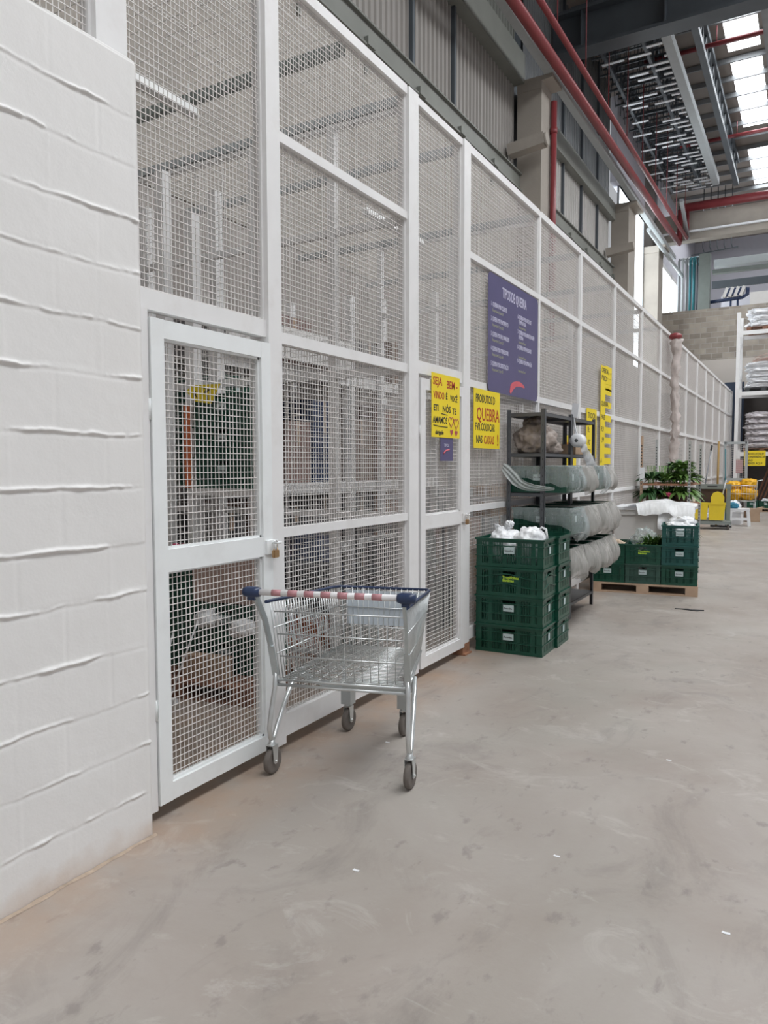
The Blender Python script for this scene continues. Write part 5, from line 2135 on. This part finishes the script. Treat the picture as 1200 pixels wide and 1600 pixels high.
# white stools / foam boxes, brown cartons, blue cloth
t = thing('plastic_stool', 'white plastic stool on the floor right of the cleaning cart', 'stool', (-1.55, 21.0, 0), 0.1)
bm = BM()
box(bm, -0.24, -0.18, 0.40, 0.24, 0.18, 0.45)
mesh_obj('seat', bm, 'whiteplastic', t)
for xx in (-0.21, 0.21):
    for yy in (-0.15, 0.15):
        bm = BM()
        bar(bm, (xx * 1.1, yy * 1.1, 0.0), (xx * 0.92, yy * 0.92, 0.40), 0.07)
        mesh_obj('leg', bm, 'whiteplastic', t)
bm = BM()
for xx in (-0.23, 0.23):
    box(bm, xx - 0.01, -0.16, 0.16, xx + 0.01, 0.16, 0.24)
box(bm, -0.21, -0.19, 0.15, 0.21, -0.17, 0.22)
mesh_obj('stretcher', bm, 'whiteplastic', t)
t = thing('foam_box', 'white foam box behind the white stool', 'box', (-1.75, 21.6, 0), -0.1)
bm = BM()
box(bm, -0.22, -0.2, 0, 0.22, 0.2, 0.32)
mesh_obj('body', bm, 'whiteplastic', t)
bm = BM()
box(bm, -0.24, -0.22, 0.32, 0.24, 0.22, 0.38)
mesh_obj('lid', bm, 'whiteplastic', t)
bm = BM()
blob(bm, (0, 0, 0.11), (0.17, 0.17, 0.14), 0.2, 2, 14, 4, flat=0.0)
tag(mesh_obj('white_bundle', bm, 'bag', None, (-1.73, 21.6, 0.381)), 'white crumpled bundle on the white foam box', 'bundle')
bm = BM()
blob(bm, (0, 0, 0.06), (0.13, 0.10, 0.09), 0.3, 2.2, 15, 4, flat=0.0)
tag(mesh_obj('blue_cloth', bm, 'blue', None, (-1.70, 20.95, 0.451)), 'blue cloth lying on the white plastic stool', 'cloth')
t = thing('cardboard_box', 'battered brown cardboard box under the yellow bags', 'box', (-1.36, 22.7, 0), 0.3)
bm = BM()
box(bm, -0.16, -0.16, 0, 0.16, 0.16, 0.36)
mesh_obj('body', bm, 'carton', t)
bm = BM()
obox(bm, (-0.22, 0, 0.37), (0.16, 0.30, 0.005), (0, 0.3, 0))
obox(bm, (0.22, 0, 0.39), (0.14, 0.30, 0.005), (0, -0.25, 0))
mesh_obj('flap', bm, 'carton', t)

# wire cart with amber bags
t = thing('wire_cart', 'wire cart heaped with amber plastic bags in front of the pallet rack', 'cart', (-1.68, 23.3, 0), 0.0)
bm = BM()
for z_ in (0.55, 0.75, 0.98):
    for a, b_ in (((-0.40, -0.3), (0.36, -0.3)), ((0.36, -0.3), (0.36, 0.4)), ((0.36, 0.4), (-0.40, 0.4)), ((-0.40, 0.4), (-0.40, -0.3))):
        tube(bm, [(a[0], a[1], z_), (b_[0], b_[1], z_)], 0.010, 6)
for k in range(12):
    x = -0.40 + 0.76 * k / 11
    tube(bm, [(x, -0.3, 0.55), (x, -0.3, 0.98)], 0.004, 5)
box(bm, -0.40, -0.3, 0.535, 0.36, 0.4, 0.55)
mesh_obj('basket', bm, 'galv', t)
bm = BM()
for x in (-0.38, 0.34):
    for y in (-0.25, 0.35):
        tube(bm, [(x, y, 0.08), (x, y, 0.55)], 0.014, 6)
tube(bm, [(-0.38, -0.25, 0.14), (0.34, -0.25, 0.14), (0.34, 0.35, 0.14), (-0.38, 0.35, 0.14)], 0.012, 6, closed=True)
tube(bm, [(0.34, -0.25, 0.50), (0.38, -0.3, 0.60), (0.42, -0.35, 1.12), (0.55, -0.3, 1.14)], 0.014, 8)
mesh_obj('frame', bm, 'galv', t)
for x in (-0.38, 0.34):
    for y in (-0.25, 0.35):
        bm = BM()
        lathe(bm, [(0.0, -0.015), (0.06, -0.015), (0.06, 0.015), (0.0, 0.015)], (x, y, 0.06), 'x', 14)
        mesh_obj('wheel', bm, 'rubber', t)
for k, (x, y, z, r, lab) in enumerate(((-0.20, -0.02, 0.74, (0.24, 0.26, 0.18), 'amber plastic bag low on the left of the wire cart'),
                                       (0.14, 0.0, 0.76, (0.25, 0.26, 0.19), 'amber plastic bag low on the right of the wire cart'),
                                       (-0.20, 0.03, 0.98, (0.20, 0.22, 0.12), 'amber plastic bag on top at the left of the wire cart'),
                                       (0.18, 0.03, 1.03, (0.22, 0.22, 0.15), 'amber plastic bag on top at the right of the wire cart'))):
    bm = BM()
    blob(bm, (0, 0, 0), r, 0.28, 2.2, 50 + k, 4)
    tag(mesh_obj('amber_bag', bm, 'amber', None, (-1.68 + x, 23.3 + y, z)), lab, 'bag')

# grey mesh door / cage trolley standing open
t = thing('mesh_trolley', 'tall pale metal frame with mesh standing behind the amber bags', 'trolley', (-2.2, 24.0, 0), 0.0)
bm = BM()
for x in (0.0, 0.58):
    bar(bm, (x, 0, 0), (x, 0, 2.24), 0.07)
for z in (0.10, 1.14, 2.20):
    bar(bm, (0, 0, z), (0.58, 0, z), 0.07)
mesh_obj('frame', bm, 'duct', t)
bm = BM()
for k in range(1, 12):
    bar(bm, (0.58 * k / 12, 0, 0.1), (0.58 * k / 12, 0, 2.2), 0.005)
for k in range(1, 40):
    bar(bm, (0, 0, 0.1 + k * 0.053), (0.58, 0, 0.1 + k * 0.053), 0.005)
mesh_obj('wire_mesh', bm, 'wire', t)
bm = BM()
box(bm, 0.30, 0.02, 1.32, 0.48, 0.03, 1.72)
mesh_obj('faded_notice', bm, mat('faded_pink_paper', (0.55, 0.35, 0.36), 0.8), t)

# ================================================================ PALLET RACK
t = thing('pallet_rack', 'white pallet rack at the end of the aisle with sacks on pallets', 'rack', (-2.25, 27.5, 0))
for yy in (0.0, 1.1):
    bm = BM()
    box(bm, 0, yy, 0, 0.11, yy + 0.09, 6.6)
    mesh_obj('upright', bm, 'white', t)
bm = BM()
for k in range(5):
    bar(bm, (0.05, 0.09, 0.3 + k * 1.2), (0.05, 1.1, 0.9 + k * 1.2), 0.04)
mesh_obj('bracing', bm, 'white', t)
for z in (1.86, 3.86, 5.86):
    for yy in (0.0, 1.13):
        bm = BM()
        box(bm, 0.11, yy, z, 4.6, yy + 0.06, z + 0.13)
        mesh_obj('beam', bm, 'white', t)
    bm = BM()
    box(bm, 0.10, -0.01, z - 0.08, 0.20, 0.0, z + 0.2)
    mesh_obj('beam_bracket', bm, 'white', t)
for yy in (0.0, 1.1):
    bm = BM()
    box(bm, 4.6, yy, 0, 4.71, yy + 0.09, 6.6)
    mesh_obj('upright', bm, 'white', t)


def sack(bm, c, r, seed):
    blob(bm, c, r, 0.10, 2.0, seed, 4, power=0.6)


def sack_stack(x, z, n, name, m, hgt, wob, lab, seed):
    for k in range(n):
        rnd = random.Random(seed * 10 + k)
        bm = BM()
        blob(bm, (0, 0, 0), (0.52 + rnd.uniform(-0.03, 0.03), 0.50, hgt * 0.56), 0.20, 3.2, seed + k * 3, 5, power=0.6)
        o = mesh_obj(name, bm, m, None, (x + rnd.uniform(-wob, wob), 28.1 + rnd.uniform(-wob, wob) * 0.5, z + hgt * (k + 0.5)), (0, 0, rnd.uniform(-0.05, 0.05)))
        tag(o, ['bottom', 'second', 'third', 'fourth', 'fifth', 'sixth'][k] + ' ' + lab, 'sack', 'sacks on the pallet rack')


for x, tag_ in ((-1.42, 'left'), (-0.28, 'right')):
    make_pallet((x, 28.15, 1.99), 0.0, 'dark wooden pallet on the first beam level of the rack, %s' % tag_, 'redwood', 1.1, 1.1)
    sack_stack(x, 2.115, 6, 'plastic_sack', 'silverbag', 0.20, 0.03, 'flat silvery plastic sack in the %s stack on the first rack level' % tag_, 3 if tag_ == 'left' else 5)
    make_pallet((x, 28.15, 3.99), 0.0, 'dark pallet on the second beam level of the rack, %s' % tag_, 'shelfdark', 1.1, 1.1)
    sack_stack(x, 4.115, 5, 'woven_sack', 'whitesack', 0.17, 0.05, 'flat white sack in the %s stack on the second rack level' % tag_, 13 if tag_ == 'left' else 17)
    make_pallet((x, 28.15, 5.99), 0.0, 'wooden pallet on the top beam level of the rack, %s' % tag_, 'redwood', 1.1, 1.1)
    sack_stack(x, 6.115, 3, 'woven_sack', 'whitesack', 0.20, 0.08, 'flat white sack in the %s stack on the top rack level' % tag_, 23 if tag_ == 'left' else 27)
bm = BM()
rnd = random.Random(3)
for k in range(46):
    a = rnd.uniform(-0.45, 0.3)
    p = Vector((rnd.uniform(-0.45, 0.45), rnd.uniform(-0.45, 0.3), rnd.uniform(0, 0.14)))
    L_ = rnd.uniform(0.3, 0.7)
    tube(bm, [p, p + Vector((cos(a) * L_, sin(a) * 0.4 * L_, rnd.uniform(-0.02, 0.12)))], 0.012, 5)
tag(mesh_obj('brown_straps', bm, 'carton2', None, (-1.40, 28.1, 4.99)), 'tangle of brown straps on top of the white sacks', 'straps')
make_pallet((-1.42, 28.1, 0), 0.0, 'pallet on the floor under the rack carrying dark crates', 'wood', 1.1, 1.1)
for k, x in enumerate((-1.68, -1.25)):
    put(crate_f, (x, 27.9, 0.1225), 0.0, '%s dark crate on the floor pallet under the rack' % ('left' if k == 0 else 'right'))
bm = BM()
blob(bm, (0, 0, 0.22), (0.16, 0.22, 0.09), 0.3, 2, 3, 4)
tag(mesh_obj('white_bundle', bm, 'bag', None, (-1.25, 27.9, 0.1225)), 'white bundle in the right crate under the rack', 'bundle')
bm = BM()
box(bm, -2.05, 27.9, 0.001, -0.3, 29.2, 0.02)
t, w, h = None, 0, 0
t = thing('yellow_sign', 'yellow rectangular sign hanging from the lowest beam of the pallet rack', 'sign', (-1.93, 27.47, 1.53))
bm2 = BM()
box(bm2, 0, 0, 0, 0.64, 0.004, 0.50)
mesh_obj('board', bm2, 'yellow', t)
bm.free()
for zz, s in ((0.36, 'PRODUTOS P/'), (0.26, 'CONFERÊNCIA'), (0.15, 'NÃO'), (0.05, 'MEXER AQUI')):
    text('lettering', s, 0.095, 'ink', t, (0.08, -0.003, zz), RC, 0.85, bold=0.001)
# dark doorway panel behind the end of the fence
bm = BM()
box(bm, -5.0, 29.6, 0, 4, 29.7, 4.25)
tag(mesh_obj('dark_partition', bm, mat('dark_brown_panel', (0.085, 0.072, 0.066), 0.7)), 'dark brown partition behind the pallet rack', 'partition')
bm = BM()
box(bm, -2.75, 29.3, 0, -2.12, 29.45, 4.5)
tag(mesh_obj('navy_panel', bm, mat('dark_navy_panel', (0.03, 0.045, 0.08), 0.6)), 'narrow navy panel between the end of the fence and the pallet rack', 'panel')
bm = BM()
for k in range(5):
    bar(bm, (0.0 + 0.12 * k, 0, 0.0), (0.55 + 0.12 * k, 0.1, 1.6), 0.05)
tag(mesh_obj('leaning_planks', bm, 'redwood', None, (-1.75, 28.9, 0.005)), 'brown planks leaning in the dark under the rack', 'planks')

# ================================================================ INSIDE THE CAGE
# fluorescent battens in a row
for y0, y1, lab in ((3.15, 3.85, 'white batten lamp under the cage roof nearest the camera'), (6.05, 6.40, 'white batten lamp behind the wide mesh panel'),
                    (6.46, 6.76, 'second white batten lamp behind the wide mesh panel'), (6.95, 7.22, 'white batten lamp seen above the second gate')):
    bm = BM()
    prism(bm, [(-3.71, 3.90), (-3.63, 3.90), (-3.65, 3.96), (-3.69, 3.96)], 'y', y0, y1)
    for yy in (y0 + 0.06, y1 - 0.06):
        tube(bm, [(-3.67, yy, 3.955), (-3.67, yy, 4.104)], 0.004, 5)
    tag(mesh_obj('batten_lamp', bm, 'glow'), lab, 'lamp')

# inner pallet rack with green crates, cartons
t = thing('inner_rack', 'white storage rack seen through the mesh behind the partition', 'rack', (-5.25, 4.78, 0))
for yy in (0.0, 2.10, 4.2):
    for xx in (0.0, 0.80):
        bm = BM()
        box(bm, xx, yy, 0, xx + 0.09, yy + 0.09, 3.85 if yy != 2.10 else 3.4)
        mesh_obj('upright', bm, 'white', t)
for zz in (0.62, 1.28, 2.42):
    for xx in (0.02, 0.82):
        bm = BM()
        box(bm, xx, 0.09, zz, xx + 0.06, 2.10, zz + 0.11)
        box(bm, xx, 2.19, zz, xx + 0.06, 4.2, zz + 0.11)
        mesh_obj('beam', bm, 'white', t)
    bm = BM()
    box(bm, 0.08, 0.09, zz + 0.08, 0.82, 2.10, zz + 0.10)
    box(bm, 0.08, 2.19, zz + 0.08, 0.82, 4.2, zz + 0.10)
    mesh_obj('deck', bm, 'offwhite', t)
random.seed(9)
G2 = 'dark green crates stored inside the cage'
t = thing('storage_shelf', 'white steel shelf with dark green crates behind the nearest gate', 'shelving', (-4.22, 4.27, 0))
for zz in (0.86, 1.33):
    bm = BM()
    box(bm, 0, 0, zz, 0.66, 0.35, zz + 0.055)
    mesh_obj('shelf_board', bm, 'white', t)
for xx in (0.0, 0.62):
    for yy in (0.0, 0.31):
        bm = BM()
        box(bm, xx, yy, 0, xx + 0.04, yy + 0.04, 1.33)
        mesh_obj('leg', bm, 'white', t)
for k in range(3):
    put(crate_a, (-3.885, 4.475, 1.386 + k * 0.239), 0.0, 'dark green crate inside the cage, %s of the stack behind the nearest gate' % ['bottom', 'middle', 'top'][k], G2)
for j in range(2):
    for k in range(4):
        put(crate_a, (-4.68, 5.08 + j * 0.40, 1.386 + k * 0.239), 0.0,
            'dark green crate on the inner rack, %s of the %s stack' % (['bottom', 'second', 'third', 'top'][k], ['nearer', 'farther'][j]), G2)


def carton(name, x, y, z, w, d, h, m, lab, rz=0.0):
    t = thing(name, lab, 'box', (x, y, z), rz)
    bm = BM()
    box(bm, -w / 2, -d / 2, 0, w / 2, d / 2, h)
    mesh_obj('body', bm, m, t)
    bm = BM()
    box(bm, -w / 2 - 0.001, -0.03, h * 0.6, w / 2 + 0.002, 0.03, h + 0.001)
    mesh_obj('tape', bm, 'wood', t)
    return t


MATI = {'dusty brown': mat('dusty_brown_carton', (0.20, 0.14, 0.11), 0.8, var=0.15), 'black': 'shelfdark',
        'pinkish': mat('dull_pink_carton', (0.27, 0.18, 0.16), 0.8, var=0.12), 'navy blue': 'navy', 'dark red': 'redwood',
        'grey': mat('dull_grey_carton', (0.20, 0.19, 0.19), 0.8, var=0.12)}
rows_ = [('middle', 1.386, [(6.09, 0.40, 0.62, 'pinkish'), (6.56, 0.42, 0.86, 'navy blue'), (7.33, 0.50, 0.70, 'dusty brown'), (7.98, 0.66, 0.90, 'pinkish'), (8.62, 0.46, 0.60, 'grey')]),
         ('low', 0.726, [(5.08, 0.38, 0.42, 'black'), (5.55, 0.42, 0.50, 'dark red'), (6.05, 0.44, 0.44, 'black'), (6.56, 0.44, 0.50, 'grey'), (7.30, 0.52, 0.48, 'black'), (7.92, 0.58, 0.50, 'dark red'), (8.55, 0.5, 0.42, 'dusty brown')]),
         ('floor', 0.0, [(5.12, 0.44, 0.50, 'dark red'), (5.66, 0.46, 0.55, 'black'), (6.22, 0.50, 0.52, 'grey'), (6.72, 0.34, 0.45, 'dusty brown'), (7.32, 0.54, 0.55, 'black'), (7.98, 0.60, 0.50, 'dark red'), (8.60, 0.46, 0.55, 'black')]),
         ('top', 2.526, [(5.25, 0.62, 0.35, 'grey'), (6.05, 0.55, 0.50, 'pinkish'), (6.62, 0.40, 0.30, 'dusty brown'), (7.50, 0.70, 0.45, 'grey'), (8.35, 0.66, 0.55, 'dusty brown')])]
for lev, zz, lst in rows_:
    for k, (yy, d_, h_, c_) in enumerate(lst):
        nth = ['first', 'second', 'third', 'fourth', 'fifth', 'sixth', 'seventh'][k]
        carton('stored_carton', -4.80, yy, zz, 0.62, d_, h_, MATI[c_], '%s box on the %s level of the inner rack, %s from the gate side' % (c_, lev, nth))
for k, (y, zz, m, lab) in enumerate(((6.30, 1.45, 'blue', 'blue jug standing inside the cage behind the partition post'), (5.9, 1.45, 'navy', 'navy blue container inside the cage'))):
    pass
t = thing('blue_drum', 'dark blue drum standing behind the inner partition', 'drum', (-4.05, 5.75, 0))
bm = BM()
lathe(bm, [(0.0, 0), (0.24, 0), (0.25, 0.02), (0.26, 0.3), (0.25, 0.32), (0.26, 0.35), (0.26, 0.62), (0.25, 0.65), (0.25, 0.88), (0.20, 0.90), (0.0, 0.90)], (0, 0, 0), 'z', 24)
mesh_obj('body', bm, 'navy', t)
t = thing('floor_stack_box', 'orange brown crate on the floor behind the inner partition', 'box', (-3.75, 5.1, 0), 0.1)
bm = BM()
box(bm, -0.3, -0.2, 0, 0.3, 0.2, 0.32)
mesh_obj('body', bm, 'orange', t)
t = thing('floor_stack_box', 'dark box standing on the orange brown crate behind the inner partition', 'box', (-3.75, 5.1, 0.321), 0.05)
bm = BM()
box(bm, -0.28, -0.2, 0, 0.28, 0.2, 0.40)
mesh_obj('body', bm, 'shelfdark', t)
t = thing('steel_drum', 'pale drum on the floor behind the cart, inside the cage', 'drum', (-3.15, 5.05, 0))
bm = BM()
lathe(bm, [(0.0, 0), (0.20, 0), (0.21, 0.02), (0.21, 0.50), (0.0, 0.52)], (0, 0, 0), 'z', 24)
mesh_obj('body', bm, 'greyplastic', t)

# nearest compartment: pallet, green crates, mops, carton
make_pallet((-3.75, 4.02, 0), 0.15, 'reddish wooden pallet on the floor inside the nearest compartment', 'redwood', 1.2, 0.95)
Gi = 'green crates on the reddish pallet inside the cage'
for x, y, z, lab in ((-3.50, 4.02, 0.1225, 'lower right green crate on the reddish pallet'), (-3.50, 4.02, 0.362, 'second green crate on the right of the reddish pallet'),
                     (-4.08, 3.98, 0.1225, 'lower left green crate on the reddish pallet'), (-4.08, 3.98, 0.362, 'second green crate on the left of the reddish pallet'),
                     (-4.08, 3.98, 0.601, 'top green crate on the left of the reddish pallet')):
    put(crate_a, (x, y, z), 0.15, lab, Gi)
carton('cardboard_carton', -3.55, 4.05, 0.602, 0.5, 0.34, 0.32, 'carton2', 'pinkish carton on the green crates inside the nearest compartment', 0.15)
for k, (dx, dz) in enumerate(((0.02, 0.0), (-0.14, 0.03))):
    bm = BM()
    blob(bm, (dx, -0.02, 0.17 + dz), (0.09, 0.09, 0.06), 0.4, 2.5, 80 + k, 3)
    tag(mesh_obj('white_rag', bm, 'bag', None, (-3.30 - 0.15 * k, 3.82, 0.30)), ['white rag on the right green crate in the compartment', 'second white rag beside it on the green crates'][k], 'rag')
carton('flattened_carton', -3.52, 3.71, 0.123, 0.34, 0.10, 0.15, 'carton', 'small brown carton on the front edge of the reddish pallet', 0.15)
for k, (a, b_, lab) in enumerate((((-3.62, 3.46, 0.0), (-3.46, 3.58, 0.56), 'white hooked rod leaning on the reddish pallet in the nearest compartment'),
                                  ((-3.74, 3.47, 0.0), (-3.67, 3.56, 0.46), 'shorter white rod leaning on the reddish pallet'))):
    t = thing('rake', lab, 'rake', a)
    bm = BM()
    tube(bm, [(0, 0, 0.02), Vector(b_) - Vector(a)], 0.006, 8)
    mesh_obj('handle', bm, 'whiteplastic', t)
    bm = BM()
    box(bm, -0.06, -0.02, 0, 0.06, 0.02, 0.03)
    mesh_obj('head', bm, 'whiteplastic', t)
t = thing('leafy_bundle', 'bundle of green leaves and pink flowers on the crates inside the cage', 'plant', (-4.08, 3.98, 0.845))
bm = BM()
leafy(bm, (0, 0, 0.0), 70, 0.15, 0.22, 33, 1.0, 0.02, 0.7, 0.0)
mesh_obj('leaves', bm, 'leaf2', t)
bm = BM()
for q in range(3):
    blob(bm, (0.1 + q * 0.06, -0.08, 0.12), (0.035, 0.035, 0.03), 0.2, 3, q, 3)
mesh_obj('petals', bm, 'pinkflower', t)
# pair of tall uprights just inside the nearest compartment
for xx, yy, hh, lab in ((-4.56, 4.40, 3.90, 'broad white inner post seen just past the block wall'), (-4.255, 4.40, 3.52, 'white inner post seen above the nearest gate')):
    bm = BM()
    box(bm, -0.045, -0.045, 0, 0.045, 0.045, hh)
    tag(mesh_obj('inner_post', bm, 'white', None, (xx, yy, 0)), lab, 'post')
# wide pale header board behind the gate
bm = BM()
box(bm, -4.32, 4.85, 2.56, -4.29, 6.8, 2.86)
tag(mesh_obj('header_board', bm, 'offwhite'), 'pale board fixed above the rack shelf inside the cage', 'board')
bm = BM()
box(bm, 0, 0, 0, 0.05, 0.02, 0.64)
tag(mesh_obj('orange_strip', bm, 'orange', None, (-4.24, 4.262, 1.387)), 'narrow orange strip beside the green crates inside the cage', 'strip')

# behind gate two: grey hanging sheet and dark shelves
bm = BM()
box(bm, -0.2, 0, 0, 0.2, 0.42, 0.479)
tag(mesh_obj('dark_box', bm, 'shelfdark', None, (-3.2, 6.16, 0)), 'black box carrying the grey sheet behind the second gate', 'box')
bm = BM()
prism(bm, [(0, 0.0), (0.22, 0.0), (0.38, 0.42), (0.30, 0.52), (0.02, 0.50)], 'x', -0.006, 0.006)
tag(mesh_obj('grey_sheet', bm, 'duct', None, (-3.2, 6.18, 0.48)), 'pale grey sheet leaning inside behind the second gate', 'sheet')
t = thing('dark_shelf', 'dark low shelf unit inside the cage behind the second gate', 'shelving', (-3.7, 6.3, 0))
bm = BM()
for zz in (0.12, 0.5, 0.9):
    box(bm, -0.25, 0, zz, 0.25, 1.05, zz + 0.03)
mesh_obj('shelf_board', bm, 'shelf', t)
for xx in (-0.25, 0.22):
    for yy in (0.0, 1.02):
        bm = BM()
        box(bm, xx, yy, 0, xx + 0.03, yy + 0.03, 0.95)
        mesh_obj('leg', bm, 'shelf', t)
bm = BM()
box(bm, -0.2, 0.1, 0, 0.2, 0.9, 0.30)
tag(mesh_obj('dark_box', bm, 'shelfdark', None, (-3.7, 6.3, 0.151)), 'dark box on the bottom board of the dark shelf', 'box')
bm = BM()
box(bm, -0.2, 0.1, 0, 0.2, 0.9, 0.26)
tag(mesh_obj('dark_box', bm, 'shelfdark', None, (-3.7, 6.3, 0.531)), 'dark box on the middle board of the dark shelf', 'box')

# stored goods seen dimly behind the further panels
rnd = random.Random(12)
far_stuff = [(-4.3, 9.3, 'brown carton stack in the cage behind the shelving rack'), (-4.2, 10.1, 'carton stack in the cage left of the tall yellow strips'),
             (-4.4, 12.0, 'carton stack in the cage behind the white bin'), (-4.4, 14.2, 'carton stack in the cage behind the plants')]
for k, (x, y, lab) in enumerate(far_stuff):
    for j in range(3):
        w_ = rnd.uniform(0.5, 0.7)
        carton('stored_carton', x, y, j * 0.42, w_, w_, 0.415, ('carton', 'carton2', 'duct')[(j + k) % 3],
               ['bottom', 'middle', 'top'][j] + ' box of the ' + lab.replace('brown ', ''), rnd.uniform(-0.1, 0.1))

# ================================================================ SMALL MARKS ON THE FLOOR
for x, y, lab in ((-0.604, 4.058, 'small white paper scrap on the floor at the right'), (-1.472, 2.34, 'tiny white scrap on the floor in the middle foreground'),
                  (-0.832, 2.821, 'thin white scrap on the floor in the foreground'), (-2.02, 3.55, 'torn white label on the floor under the cart'),
                  (-0.20, 2.62, 'grey white scrap on the floor at the far right edge')):
    bm = BM()
    poly = [(-0.02, -0.008), (0.0, -0.012), (0.022, -0.006), (0.018, 0.010), (-0.004, 0.006), (-0.018, 0.011)]
    poly = [(u * 0.65, v * 0.65) for u, v in poly]
    prism(bm, poly, 'z', 0.0005, 0.0020)
    o = mesh_obj('paper_scrap', bm, 'whiteplastic', None, (x, y, 0))
    tag(o, lab, 'litter')
bm = BM()
for k in range(4):
    tube(bm, [(-0.16 + 0.05 * k, 0.02 * sin(k), 0.006), (-0.02 + 0.05 * k, 0.03 * cos(k * 2), 0.008)], 0.006, 5)
tag(mesh_obj('dark_twig', bm, 'shelfdark', None, (-1.07, 8.45, 0)), 'dark twig lying on the floor in front of the pallet', 'litter')
